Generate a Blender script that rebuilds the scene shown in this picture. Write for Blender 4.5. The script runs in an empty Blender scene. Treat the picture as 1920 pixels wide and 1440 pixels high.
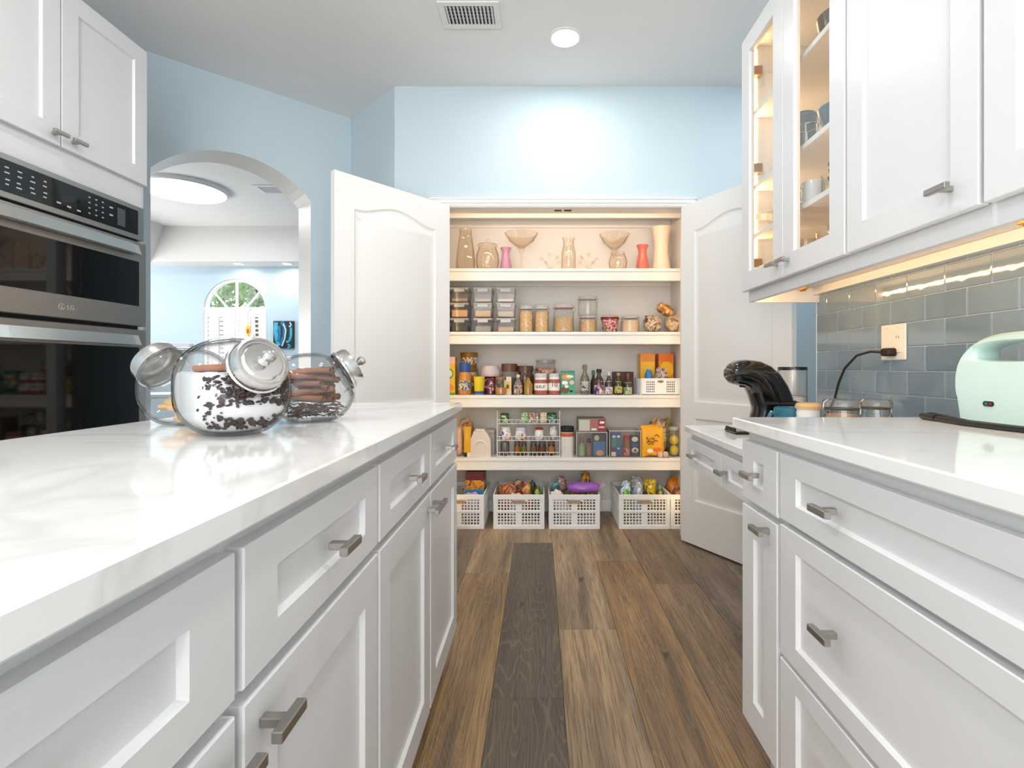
import bpy, bmesh, math, random
from mathutils import Matrix, Vector, noise as mnoise

scene = bpy.context.scene
COL = scene.collection
PI = math.pi
random.seed(7)

# ------------------------------------------------------------------ camera, world, lamps, exposure
CH = 1.0433                       # camera height
FPX = 973.0                       # focal length in pixels of the 1920 wide frame
cam_data = bpy.data.cameras.new('camera')
cam_data.sensor_width = 36.0
cam_data.lens = FPX / 1920 * 36.0
cam_data.shift_x = -(1012 - 960) / 1920
cam_data.shift_y = -(720 - 689) / 1920
cam_data.clip_start = 0.01
camera = bpy.data.objects.new('camera', cam_data)
camera.location = (0, 0, CH)
camera.rotation_euler = (PI / 2, 0, 0)
COL.objects.link(camera)
scene.camera = camera

scene.view_settings.view_transform = 'Standard'
scene.view_settings.look = 'None'
scene.view_settings.gamma = 1.0
scene.view_settings.use_curve_mapping = False
scene.view_settings.exposure = -0.02
scene.cycles.use_denoising = True
scene.cycles.max_bounces = 12
scene.cycles.transparent_max_bounces = 24
scene.cycles.sample_clamp_indirect = 6.0
scene.cycles.caustics_reflective = False
scene.cycles.caustics_refractive = False

world = bpy.data.worlds.new('world')
scene.world = world
world.use_nodes = True
bg = world.node_tree.nodes['Background']
bg.inputs[0].default_value = (0.93, 0.97, 1.0, 1)
bg.inputs[1].default_value = 1.6

def area(name, loc, rot, sx, sy, power, col=(1, 1, 1), shape='RECTANGLE', spread=PI):
    l = bpy.data.lights.new(name, 'AREA')
    l.shape = shape
    l.size = sx
    l.size_y = sy
    l.energy = power
    l.color = col
    l.spread = spread
    o = bpy.data.objects.new(name, l)
    o.location = loc
    o.rotation_euler = rot
    COL.objects.link(o)
    return o

COOL = (1.0, 0.965, 0.92)
WARM = (1.0, 0.75, 0.54)
AMBER = (1.0, 0.64, 0.32)
GOLD = (1.0, 0.57, 0.24)
# fill lamp added behind the camera, aimed slightly upward
area('fill_behind_camera', (-0.4, -3.3, 1.35), (math.radians(108), 0, 0), 4.2, 2.2, 120, COOL)
# second added fill, low and aimed up to lift the kitchen ceiling
area('ceiling_fill', (-0.4, -3.35, 0.35), (math.radians(138), 0, 0), 4.2, 0.9, 90, COOL)
area('dining_fill', (-6.3, 5.2, 1.5), (0, math.radians(-142), 0), 1.8, 2.6, 105, COOL)  # unseen fill added to brighten the dining room and its ceiling
# recessed downlights of the kitchen (the one over the pantry is in the picture)
for (lx, ly, e) in ((0.13, 2.646, 6), (0.13, 1.0, 7), (0.13, -0.7, 9), (-1.3, -0.5, 9), (-1.3, 0.9, 9), (0.13, -2.2, 9), (1.5, 2.45, 7)):  # last entry: unseen fill added to brighten the hall wall
    area('downlight_and_fill', (lx, ly, 2.712), (0, 0, 0), 0.13, 0.13, e, (1, 0.98, 0.95), 'DISK')
# LED strips fixed inside the pantry's door frame
area('pantry_led_top', (0.14, 3.240, 2.022), (math.radians(78), 0, 0), 1.40, 0.012, 2.3, WARM)
area('pantry_led_side', (0.895, 3.245, 1.06), (PI / 2, 0, math.radians(62)), 0.012, 1.8, 0.55, AMBER)
area('pantry_led_side', (-0.612, 3.245, 1.06), (PI / 2, 0, math.radians(-62)), 0.012, 1.8, 0.55, AMBER)
# LED strips inside the glass cabinet and below the wall cabinets
area('cabinet_led', (0.885, 2.125, 1.88), (PI / 2, 0, math.radians(-150)), 0.012, 0.95, 2.8, GOLD)
area('cabinet_led', (0.885, 1.455, 1.88), (PI / 2, 0, math.radians(-35)), 0.012, 0.95, 1.5, GOLD)
area('under_cabinet_led', (0.893, 1.25, 1.345), (0, math.radians(-80), 0), 0.012, 1.8, 2.2, GOLD)

# ------------------------------------------------------------------ materials
def lin(h):
    if isinstance(h, str):
        h = h.lstrip('#')
        c = [int(h[i:i + 2], 16) / 255 for i in (0, 2, 4)]
    else:
        c = list(h)
    return tuple((x / 12.92 if x <= 0.04045 else ((x + 0.055) / 1.055) ** 2.4) for x in c)

_mats = {}

def pm(name, col, rough=0.5, metal=0.0, var=0.04, vs=6.0, bump=0.0, bs=80.0, coat=0.0, spec=0.5,
       emit=None, es=0.0, stretch=(1, 1, 1), sss=0.0):
    """a procedural principled material: slow colour variation plus optional fine relief"""
    if name in _mats:
        return _mats[name]
    m = bpy.data.materials.new(name)
    m.use_nodes = True
    nt = m.node_tree
    N = nt.nodes
    L = nt.links
    b = N['Principled BSDF']
    c = lin(col)
    tc = N.new('ShaderNodeTexCoord')
    mp = N.new('ShaderNodeMapping')
    mp.inputs['Scale'].default_value = stretch
    L.new(tc.outputs['Object'], mp.inputs[0])
    nz = N.new('ShaderNodeTexNoise')
    nz.inputs['Scale'].default_value = vs
    nz.inputs['Detail'].default_value = 3
    L.new(mp.outputs[0], nz.inputs['Vector'])
    mx = N.new('ShaderNodeMix')
    mx.data_type = 'RGBA'
    mx.inputs[6].default_value = tuple(max(0, x * (1 - var)) for x in c) + (1,)
    mx.inputs[7].default_value = tuple(min(1, x * (1 + var)) for x in c) + (1,)
    L.new(nz.outputs[0], mx.inputs[0])
    L.new(mx.outputs[2], b.inputs['Base Color'])
    b.inputs['Roughness'].default_value = rough
    b.inputs['Metallic'].default_value = metal
    b.inputs['Coat Weight'].default_value = coat
    b.inputs['Coat Roughness'].default_value = 0.05
    b.inputs['Specular IOR Level'].default_value = spec
    if emit is not None:
        b.inputs['Emission Color'].default_value = lin(emit) + (1,)
        b.inputs['Emission Strength'].default_value = es
    if bump:
        n2 = N.new('ShaderNodeTexNoise')
        n2.inputs['Scale'].default_value = bs
        L.new(mp.outputs[0], n2.inputs['Vector'])
        bp = N.new('ShaderNodeBump')
        bp.inputs['Strength'].default_value = bump
        bp.inputs['Distance'].default_value = 0.002
        L.new(n2.outputs[0], bp.inputs['Height'])
        L.new(bp.outputs[0], b.inputs['Normal'])
    _mats[name] = m
    return m

def glass(name, tint='#f9fbfa', edge='#a9b4b2', gloss=1.0, rough=0.02, body=0.0):
    """thin clear glass: see-through face-on, reflecting and darker at grazing angles"""
    if name in _mats:
        return _mats[name]
    m = bpy.data.materials.new(name)
    m.use_nodes = True
    nt = m.node_tree
    N = nt.nodes
    L = nt.links
    N.clear()
    out = N.new('ShaderNodeOutputMaterial')
    tr = N.new('ShaderNodeBsdfTransparent')
    gl = N.new('ShaderNodeBsdfGlossy')
    gl.inputs['Roughness'].default_value = rough
    lw = N.new('ShaderNodeLayerWeight')
    lw.inputs[0].default_value = 0.5
    cr = N.new('ShaderNodeValToRGB')
    cr.color_ramp.elements[0].position = 0.55
    cr.color_ramp.elements[0].color = lin(tint) + (1,)
    cr.color_ramp.elements[1].position = 0.95
    cr.color_ramp.elements[1].color = lin(edge) + (1,)
    L.new(lw.outputs['Facing'], cr.inputs[0])
    L.new(cr.outputs[0], tr.inputs[0])
    l2 = N.new('ShaderNodeLayerWeight')
    l2.inputs[0].default_value = 0.5
    pw = N.new('ShaderNodeMath')
    pw.operation = 'POWER'
    pw.inputs[1].default_value = 5.0
    L.new(l2.outputs['Facing'], pw.inputs[0])
    mu = N.new('ShaderNodeMath')
    mu.operation = 'MULTIPLY_ADD'
    mu.inputs[1].default_value = 0.8 * gloss
    mu.inputs[2].default_value = 0.045 * gloss
    mu.use_clamp = True
    L.new(pw.outputs[0], mu.inputs[0])
    ms = N.new('ShaderNodeMixShader')
    L.new(mu.outputs[0], ms.inputs[0])
    L.new(tr.outputs[0], ms.inputs[1])
    L.new(gl.outputs[0], ms.inputs[2])
    last = ms
    if body:
        df = N.new('ShaderNodeBsdfDiffuse')
        df.inputs[0].default_value = lin(tint) + (1,)
        m2 = N.new('ShaderNodeMixShader')
        m2.inputs[0].default_value = body
        L.new(ms.outputs[0], m2.inputs[1])
        L.new(df.outputs[0], m2.inputs[2])
        last = m2
    L.new(last.outputs[0], out.inputs[0])
    _mats[name] = m
    return m

def printed(name, cols, scale=30.0, rough=0.4, stretch=(1, 1, 1)):
    """printed paper or foil: irregular blocks of three or four flat inks"""
    if name in _mats:
        return _mats[name]
    m = bpy.data.materials.new(name)
    m.use_nodes = True
    nt = m.node_tree
    N = nt.nodes
    L = nt.links
    b = N['Principled BSDF']
    b.inputs['Roughness'].default_value = rough
    tc = N.new('ShaderNodeTexCoord')
    mp = N.new('ShaderNodeMapping')
    mp.inputs['Scale'].default_value = stretch
    L.new(tc.outputs['Object'], mp.inputs[0])
    nz = N.new('ShaderNodeTexNoise')
    nz.inputs['Scale'].default_value = scale
    nz.inputs['Detail'].default_value = 2.5
    nz.inputs['Distortion'].default_value = 0.8
    L.new(mp.outputs[0], nz.inputs['Vector'])
    cr = N.new('ShaderNodeValToRGB')
    cr.color_ramp.interpolation = 'CONSTANT'
    els = cr.color_ramp.elements
    n = len(cols)
    pos = [0.0] + [0.5 + (i - n / 2) * 0.16 / max(1, n - 2) * 1.0 for i in range(1, n)]
    while len(els) < n:
        els.new(0.9)
    for i in range(n):
        els[i].position = max(0, min(1, pos[i]))
    for i in range(n):
        els[i].color = lin(cols[i]) + (1,)
    L.new(nz.outputs[0], cr.inputs[0])
    L.new(cr.outputs[0], b.inputs['Base Color'])
    _mats[name] = m
    return m

def wood_mat():
    m = bpy.data.materials.new('plank_wood')
    m.use_nodes = True
    nt = m.node_tree
    N = nt.nodes
    L = nt.links
    b = N['Principled BSDF']
    oi = N.new('ShaderNodeObjectInfo')
    tc = N.new('ShaderNodeTexCoord')
    off = N.new('ShaderNodeVectorMath')
    off.operation = 'SCALE'
    off.inputs[0].default_value = (7.3, 13.1, 3.7)
    L.new(oi.outputs['Random'], off.inputs['Scale'])
    add = N.new('ShaderNodeVectorMath')
    L.new(tc.outputs['Object'], add.inputs[0])
    L.new(off.outputs[0], add.inputs[1])

    def nz(sc, scale, det, dist=0.0):
        mp = N.new('ShaderNodeMapping')
        mp.inputs['Scale'].default_value = sc
        L.new(add.outputs[0], mp.inputs[0])
        n = N.new('ShaderNodeTexNoise')
        n.inputs['Scale'].default_value = scale
        n.inputs['Detail'].default_value = det
        n.inputs['Distortion'].default_value = dist
        L.new(mp.outputs[0], n.inputs['Vector'])
        return n
    big = nz((13, 0.9, 1), 1.0, 4, 0.0)       # smoky streaks along the plank
    fine = nz((110, 3.0, 1), 2.0, 5, 0.0)     # dark pores
    pale = nz((150, 5.0, 1), 2.0, 4, 0.0)     # limed grain
    # cathedral rings
    mp = N.new('ShaderNodeMapping')
    mp.inputs['Scale'].default_value = (9, 1.1, 1)
    L.new(add.outputs[0], mp.inputs[0])
    rn = N.new('ShaderNodeTexNoise')
    rn.inputs['Scale'].default_value = 0.9
    rn.inputs['Detail'].default_value = 1.0
    L.new(mp.outputs[0], rn.inputs['Vector'])
    ml = N.new('ShaderNodeMath')
    ml.operation = 'MULTIPLY'
    ml.inputs[1].default_value = 26
    L.new(rn.outputs[0], ml.inputs[0])
    fr = N.new('ShaderNodeMath')
    fr.operation = 'PINGPONG'
    fr.inputs[1].default_value = 0.5
    L.new(ml.outputs[0], fr.inputs[0])
    # base tint from the plank itself
    def mixc(fac, a, bcol, mode='MIX'):
        x = N.new('ShaderNodeMix')
        x.data_type = 'RGBA'
        x.blend_type = mode
        if isinstance(fac, (int, float)):
            x.inputs[0].default_value = fac
        else:
            L.new(fac, x.inputs[0])
        for s, v in ((6, a), (7, bcol)):
            if isinstance(v, tuple):
                x.inputs[s].default_value = v
            else:
                L.new(v, x.inputs[s])
        return x.outputs[2]

    def ramp(sock, p0, v0, p1, v1):
        r = N.new('ShaderNodeMapRange')
        r.inputs[1].default_value = p0
        r.inputs[2].default_value = p1
        r.inputs[3].default_value = v0
        r.inputs[4].default_value = v1
        L.new(sock, r.inputs[0])
        return r.outputs[0]
    c = mixc(ramp(big.outputs[0], 0.40, 0, 0.70, 0.72), oi.outputs['Color'], (0.088, 0.070, 0.058, 1))
    c = mixc(ramp(fine.outputs[0], 0.38, 0.55, 0.56, 0.0), c, (0.070, 0.050, 0.036, 1))
    c = mixc(ramp(pale.outputs[0], 0.60, 0.0, 0.72, 0.30), c, (0.50, 0.42, 0.34, 1))
    c = mixc(ramp(fr.outputs[0], 0.38, 0.0, 0.5, 0.26), c, (0.40, 0.32, 0.25, 1))
    kn = nz((5, 2.2, 1), 2.4, 1)
    c = mixc(ramp(kn.outputs[0], 0.75, 0.0, 0.82, 0.8), c, (0.03, 0.022, 0.018, 1))
    L.new(c, b.inputs['Base Color'])
    b.inputs['Roughness'].default_value = 0.48
    bp = N.new('ShaderNodeBump')
    bp.inputs['Strength'].default_value = 0.25
    bp.inputs['Distance'].default_value = 0.001
    L.new(fine.outputs[0], bp.inputs['Height'])
    L.new(bp.outputs[0], b.inputs['Normal'])
    return m

def quartz_mat():
    m = bpy.data.materials.new('quartz')
    m.use_nodes = True
    nt = m.node_tree
    N = nt.nodes
    L = nt.links
    b = N['Principled BSDF']
    tc = N.new('ShaderNodeTexCoord')
    w = N.new('ShaderNodeTexNoise')
    w.inputs['Scale'].default_value = 1.6
    w.inputs['Detail'].default_value = 5
    w.inputs['Distortion'].default_value = 1.2
    L.new(tc.outputs['Object'], w.inputs['Vector'])
    s = N.new('ShaderNodeMath')
    s.operation = 'SUBTRACT'
    s.inputs[1].default_value = 0.5
    L.new(w.outputs[0], s.inputs[0])
    a = N.new('ShaderNodeMath')
    a.operation = 'ABSOLUTE'
    L.new(s.outputs[0], a.inputs[0])
    r = N.new('ShaderNodeMapRange')
    r.inputs[1].default_value = 0.0
    r.inputs[2].default_value = 0.035
    r.inputs[3].default_value = 0.45
    r.inputs[4].default_value = 0.0
    L.new(a.outputs[0], r.inputs[0])
    n2 = N.new('ShaderNodeTexNoise')
    n2.inputs['Scale'].default_value = 2.3
    L.new(tc.outputs['Object'], n2.inputs['Vector'])
    mu = N.new('ShaderNodeMath')
    mu.operation = 'MULTIPLY'
    L.new(r.outputs[0], mu.inputs[0])
    L.new(n2.outputs[0], mu.inputs[1])
    x = N.new('ShaderNodeMix')
    x.data_type = 'RGBA'
    x.inputs[6].default_value = lin('#f3f2f1') + (1,)
    x.inputs[7].default_value = lin('#b9b5b2') + (1,)
    L.new(mu.outputs[0], x.inputs[0])
    L.new(x.outputs[2], b.inputs['Base Color'])
    b.inputs['Roughness'].default_value = 0.09
    b.inputs['Specular IOR Level'].default_value = 0.6
    return m

def tile_mat():
    m = bpy.data.materials.new('glass_tile')
    m.use_nodes = True
    nt = m.node_tree
    N = nt.nodes
    L = nt.links
    b = N['Principled BSDF']
    oi = N.new('ShaderNodeObjectInfo')
    x = N.new('ShaderNodeMix')
    x.data_type = 'RGBA'
    x.inputs[6].default_value = lin('#71879a') + (1,)
    x.inputs[7].default_value = lin('#8096a8') + (1,)
    L.new(oi.outputs['Random'], x.inputs[0])
    L.new(x.outputs[2], b.inputs['Base Color'])
    b.inputs['Roughness'].default_value = 0.05
    b.inputs['Coat Weight'].default_value = 0.6
    b.inputs['Coat Roughness'].default_value = 0.03
    tc = N.new('ShaderNodeTexCoord')
    n = N.new('ShaderNodeTexNoise')
    n.inputs['Scale'].default_value = 22
    L.new(tc.outputs['Object'], n.inputs['Vector'])
    bp = N.new('ShaderNodeBump')
    bp.inputs['Strength'].default_value = 0.12
    bp.inputs['Distance'].default_value = 0.004
    L.new(n.outputs[0], bp.inputs['Height'])
    L.new(bp.outputs[0], b.inputs['Normal'])
    return m

M_WHITE = pm('cabinet_paint', '#e0e0e1', 0.32, var=0.012, bump=0.03, bs=300)
M_INSIDE = pm('cabinet_inside', '#f2eee6', 0.45, var=0.02)
M_DOOR = pm('door_paint', '#e9e8e6', 0.35, var=0.012, bump=0.04, bs=260)
M_TRIM = pm('trim_paint', '#edecea', 0.35, var=0.012)
M_CEIL = pm('ceiling_paint', '#ecebea', 0.9, var=0.015, bump=0.25, bs=120)
M_BLUE = pm('blue_wall_paint', '#c3d3dc', 0.75, var=0.012, bump=0.15, bs=180)
M_PANTRY = pm('pantry_paint', '#e4e0dc', 0.7, var=0.015, bump=0.1, bs=180)
M_FARBLUE = pm('pale_blue_wall_paint', '#b7ccd9', 0.8, var=0.015)
M_SHELF = pm('shelf_paint', '#eceae7', 0.4, var=0.012)
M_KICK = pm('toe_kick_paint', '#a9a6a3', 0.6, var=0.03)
M_NICKEL = pm('brushed_nickel', '#aca8a3', 0.34, 1.0, var=0.06, vs=40, stretch=(1, 1, 6))
M_STEEL = pm('black_stainless', '#a8a5a2', 0.36, 1.0, var=0.05, vs=60, stretch=(1, 0.15, 6))
M_STEEL2 = pm('handle_steel', '#d6d2cd', 0.22, 1.0, var=0.03, vs=50, stretch=(1, 0.2, 6))
M_OVGLASS = pm('oven_glass', '#050505', 0.04, var=0.02, spec=0.45)
M_BLACK = pm('black_plastic', '#060607', 0.09, var=0.05, coat=0.3)
M_DARK = pm('dark_matte', '#161616', 0.6, var=0.08)
M_GROUT = pm('grout', '#b5c0c4', 0.8, var=0.06)
M_WOOD = wood_mat()
M_QUARTZ = quartz_mat()
M_TILE = tile_mat()
M_CLEAR = glass('clear_glass')
M_PANE = glass('cabinet_pane', '#feffff', '#eef2f1', 0.8)
M_GLASSW = glass('warm_glass', '#fdfaf6', '#d2c4b0', 1.0)
M_ACRYL = glass('clear_plastic', '#faf9f8', '#c4c0bc', 0.9, 0.08, 0.04)
M_LIDP = glass('milky_lid', '#f2f2f2', '#b6b6b6', 1.0, 0.1, 0.35)
M_LAMP = pm('lamp_lens', '#ffffff', 0.5, emit='#fffaf2', es=14, var=0.0)
M_LED = pm('led_warm', '#ffe6b0', 0.5, emit='#ffd596', es=9, var=0.0)

# ------------------------------------------------------------------ mesh helper
class MB:
    def __init__(self):
        self.v = []
        self.f = []
        self.fm = []
        self.M = Matrix.Identity(4)
        self.mi = 0

    def pts(self, ps):
        b = len(self.v)
        self.v += [tuple(self.M @ Vector(p)) for p in ps]
        return b

    def face(self, idx):
        self.f.append(tuple(idx))
        self.fm.append(self.mi)

    def box(self, x0, x1, y0, y1, z0, z1, c=0.0):
        if c <= 0:
            b = self.pts([(x, y, z) for x in (x0, x1) for y in (y0, y1) for z in (z0, z1)])
            for q in ((0, 1, 3, 2), (4, 6, 7, 5), (0, 4, 5, 1), (2, 3, 7, 6), (0, 2, 6, 4), (1, 5, 7, 3)):
                self.face([b + i for i in q])
            return self
        lo = (x0, y0, z0)
        hi = (x1, y1, z1)
        idx = {}
        P = []
        for sx in (0, 1):
            for sy in (0, 1):
                for sz in (0, 1):
                    s = (sx, sy, sz)
                    for a in range(3):
                        p = [(hi[i] if s[i] else lo[i]) + (0 if i == a else (-c if s[i] else c)) for i in range(3)]
                        idx[(s, a)] = len(P)
                        P.append(p)
        b = self.pts(P)

        def key(a, va, bx, vb, cx, vc):
            s = [0, 0, 0]
            s[a] = va
            s[bx] = vb
            s[cx] = vc
            return tuple(s)
        for a in range(3):
            p, q = (a + 1) % 3, (a + 2) % 3
            for s in (0, 1):
                self.face([b + idx[(key(a, s, p, u, q, w), a)] for u, w in ((0, 0), (1, 0), (1, 1), (0, 1))])
        for a in range(3):
            for bb in range(a + 1, 3):
                cx = 3 - a - bb
                for s in (0, 1):
                    for t in (0, 1):
                        k0 = key(a, s, bb, t, cx, 0)
                        k1 = key(a, s, bb, t, cx, 1)
                        self.face([b + idx[(k0, a)], b + idx[(k1, a)], b + idx[(k1, bb)], b + idx[(k0, bb)]])
        for sx in (0, 1):
            for sy in (0, 1):
                for sz in (0, 1):
                    self.face([b + idx[((sx, sy, sz), a)] for a in range(3)])
        return self

    def lathe(self, prof, n=24, cx=0, cy=0, cz=0, sx=1.0, sy=1.0, ph=0.0):
        rings = []
        for r, z in prof:
            if r < 1e-6:
                rings.append([self.pts([(cx, cy, cz + z)])])
            else:
                b = self.pts([(cx + sx * r * math.cos(2 * PI * i / n + ph), cy + sy * r * math.sin(2 * PI * i / n + ph), cz + z) for i in range(n)])
                rings.append([b + i for i in range(n)])
        for A, B in zip(rings, rings[1:]):
            if len(A) == 1 and len(B) == 1:
                continue
            for i in range(n):
                j = (i + 1) % n
                if len(A) == 1:
                    self.face((A[0], B[i], B[j]))
                elif len(B) == 1:
                    self.face((A[i], A[j], B[0]))
                else:
                    self.face((A[i], A[j], B[j], B[i]))
        return self

    def cyl(self, r, z0, z1, n=20, cx=0, cy=0, c=0.0):
        if c:
            return self.lathe([(0, z0), (r - c, z0), (r, z0 + c), (r, z1 - c), (r - c, z1), (0, z1)], n, cx, cy)
        return self.lathe([(0, z0), (r, z0), (r, z1), (0, z1)], n, cx, cy)

    def prism(self, poly, d0, d1, mp=lambda a, b, d: (a, d, b)):
        n = len(poly)
        b0 = self.pts([mp(a, b, d0) for a, b in poly])
        b1 = self.pts([mp(a, b, d1) for a, b in poly])
        self.face([b0 + i for i in range(n)])
        self.face([b1 + i for i in range(n)])
        for i in range(n):
            j = (i + 1) % n
            self.face((b0 + i, b0 + j, b1 + j, b1 + i))
        return self

    def tube(self, path, r, n=8, closed=False, caps=True):
        ps = [Vector(p) for p in path]
        m = len(ps)
        rr = r if isinstance(r, (list, tuple)) else [r] * m
        rings = []
        up = None
        for i, p in enumerate(ps):
            if closed:
                t = ps[(i + 1) % m] - ps[i - 1]
            else:
                t = ps[min(i + 1, m - 1)] - ps[max(i - 1, 0)]
            t.normalize()
            if up is None:
                up = Vector((0, 0, 1)) if abs(t.z) < 0.9 else Vector((1, 0, 0))
            a = t.cross(up)
            if a.length < 1e-5:
                a = t.cross(Vector((0, 1, 0)))
            a.normalize()
            bvec = a.cross(t).normalized()
            up = bvec
            b = self.pts([p + (a * math.cos(2 * PI * k / n) + bvec * math.sin(2 * PI * k / n)) * rr[i] for k in range(n)])
            rings.append(b)
        cnt = m if closed else m - 1
        for i in range(cnt):
            A, B = rings[i], rings[(i + 1) % m]
            for k in range(n):
                j = (k + 1) % n
                self.face((A + k, A + j, B + j, B + k))
        if caps and not closed:
            self.face([rings[0] + k for k in range(n)])
            self.face([rings[-1] + k for k in range(n)])
        return self

    def sphere(self, rx, ry, rz, c=(0, 0, 0), n=16, m=10, e=1.0, jit=0.0, seed=0, squash=None):
        P = []
        def sp(v):
            return math.copysign(abs(v) ** e, v)
        prof = []
        rings = []
        for j in range(m + 1):
            th = PI * j / m - PI / 2
            ring = []
            cnt = 1 if j in (0, m) else n
            for i in range(cnt):
                ph = 2 * PI * i / n
                d = Vector((sp(math.cos(th)) * sp(math.cos(ph)), sp(math.cos(th)) * sp(math.sin(ph)), sp(math.sin(th))))
                k = 1.0
                if jit:
                    k += jit * mnoise.noise(d * 2.2 + Vector((seed * 3.1, seed * 1.7, seed)))
                q = [d.x * rx * k, d.y * ry * k, d.z * rz * k]
                if squash:
                    q = squash(q)
                ring.append((q[0] + c[0], q[1] + c[1], q[2] + c[2]))
            b = self.pts(ring)
            rings.append([b + i for i in range(cnt)])
        for A, B in zip(rings, rings[1:]):
            for i in range(n):
                j = (i + 1) % n
                if len(A) == 1:
                    self.face((A[0], B[i], B[j]))
                elif len(B) == 1:
                    self.face((A[i], A[j], B[0]))
                else:
                    self.face((A[i], A[j], B[j], B[i]))
        return self

    def mesh(self, name, mats, smooth=True, ang=32):
        me = bpy.data.meshes.new(name)
        me.from_pydata(self.v, [], self.f)
        if not isinstance(mats, (list, tuple)):
            mats = [mats]
        for m in mats:
            me.materials.append(m)
        if len(mats) > 1:
            me.polygons.foreach_set('material_index', self.fm)
        bm = bmesh.new()
        bm.from_mesh(me)
        bmesh.ops.recalc_face_normals(bm, faces=bm.faces)
        bm.to_mesh(me)
        bm.free()
        if smooth:
            me.shade_smooth()
            me.set_sharp_from_angle(angle=math.radians(ang))
        me.update()
        return me

    def build(self, name, mats, parent=None, smooth=True, ang=32):
        o = bpy.data.objects.new(name, self.mesh(name, mats, smooth, ang))
        COL.objects.link(o)
        if parent is not None:
            o.parent = parent
        return o

def tag(o, label=None, cat=None, group=None, kind=None):
    if label:
        o['label'] = label
    if cat:
        o['category'] = cat
    if group:
        o['group'] = group
    if kind:
        o['kind'] = kind
    return o

def thing(name, label, cat, loc=(0, 0, 0), rz=0.0, group=None):
    o = bpy.data.objects.new(name, None)
    o.empty_display_size = 0.05
    o.location = loc
    o.rotation_euler = (0, 0, rz)
    COL.objects.link(o)
    return tag(o, label, cat, group)

def struct(name, mb, mat, smooth=False, parent=None):
    o = mb.build(name, mat, parent, smooth)
    if parent is None:
        o['kind'] = 'structure'
    return o

def dup(root, loc, rz=None, label=None, group=None):
    r = root.copy()
    COL.objects.link(r)
    r.location = loc
    if rz is not None:
        r.rotation_euler = (0, 0, rz)
    if label:
        r['label'] = label
    if group:
        r['group'] = group
    for ch in list(root.children):
        c = ch.copy()
        COL.objects.link(c)
        c.parent = r
        for g in list(ch.children):
            d = g.copy()
            COL.objects.link(d)
            d.parent = c
    return r

def text_mesh(name, body, size, mat, parent, M, depth=0.0005, align='CENTER'):
    cu = bpy.data.curves.new(name, 'FONT')
    cu.body = body
    cu.size = size
    cu.extrude = depth
    cu.align_x = align
    cu.align_y = 'CENTER'
    ob = bpy.data.objects.new(name, cu)
    COL.objects.link(ob)
    dg = bpy.context.evaluated_depsgraph_get()
    me = bpy.data.meshes.new_from_object(ob.evaluated_get(dg))
    bpy.data.objects.remove(ob)
    me.materials.clear()
    me.materials.append(mat)
    o = bpy.data.objects.new(name, me)
    COL.objects.link(o)
    o.parent = parent
    o.matrix_local = M
    return o

def px(u, Y):                     # lateral position of picture column u on a surface at depth Y
    return (u - 1012) * Y / FPX

def pz(v, Y):                     # height of picture row v on a surface at depth Y
    return CH - (v - 689) * Y / FPX

# ================================================================== SETTING
ZC = 2.726          # kitchen ceiling
YF = 3.107          # pantry front wall
XW = 1.16           # tiled wall
YE = 2.166          # where the tiled wall ends

# ---- floor: base slab with planks as its parts
fl = MB().box(-7.0, 2.0, -3.6, 7.6, -0.05, -0.006)
floor = struct('floor', fl, pm('underlay', '#6e5c4c', 0.7, var=0.1))
PW = 0.2286
rows = {-2: [1.9, 2.42, 3.77], -1: [0.6, 1.187, 2.637, 3.77], 0: [0.6, 1.64, 3.09, 3.77], 1: [0.6, 2.067, 3.517, 3.77],
        2: [0.6, 1.35, 2.80, 3.77], 3: [0.6, 1.05, 2.50, 3.77], 4: [0.6, 2.03, 3.48, 3.77], 5: [1.0, 1.7, 3.15, 3.77],
        6: [1.6, 2.4, 3.107]}
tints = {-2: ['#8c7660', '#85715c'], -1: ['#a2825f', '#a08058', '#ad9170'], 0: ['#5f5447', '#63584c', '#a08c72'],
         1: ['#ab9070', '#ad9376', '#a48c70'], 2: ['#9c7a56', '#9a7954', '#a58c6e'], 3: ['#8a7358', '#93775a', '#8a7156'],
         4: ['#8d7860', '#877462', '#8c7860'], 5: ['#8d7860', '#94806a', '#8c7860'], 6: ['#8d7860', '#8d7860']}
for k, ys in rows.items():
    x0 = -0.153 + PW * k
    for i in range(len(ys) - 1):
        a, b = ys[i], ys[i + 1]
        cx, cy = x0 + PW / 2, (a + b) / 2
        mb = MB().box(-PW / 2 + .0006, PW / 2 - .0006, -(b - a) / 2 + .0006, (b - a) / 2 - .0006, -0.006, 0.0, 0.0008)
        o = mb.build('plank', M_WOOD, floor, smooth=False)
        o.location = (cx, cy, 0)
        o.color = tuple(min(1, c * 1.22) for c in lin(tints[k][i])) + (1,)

# ---- ceiling (kitchen), bounded by the angled walls
C0 = Vector((-1.2756, 3.506))             # corner between the arch wall and the short angled wall
AD = Vector((-0.7390, -0.6737)).normalized()
F0 = Vector((-0.869, YF))                 # corner with the pantry front wall
AEND = C0 + AD * 1.75
kp = [(-2.55, -3.5), (1.9, -3.5), (1.9, YF + .05), (F0.x, YF + .05), (C0.x - .02, C0.y + .03), (AEND.x, AEND.y + .03), (-2.55, AEND.y)]
struct('ceiling', MB().prism(kp, ZC, ZC + 0.06, lambda a, b, d: (a, b, d)), M_CEIL)

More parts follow.
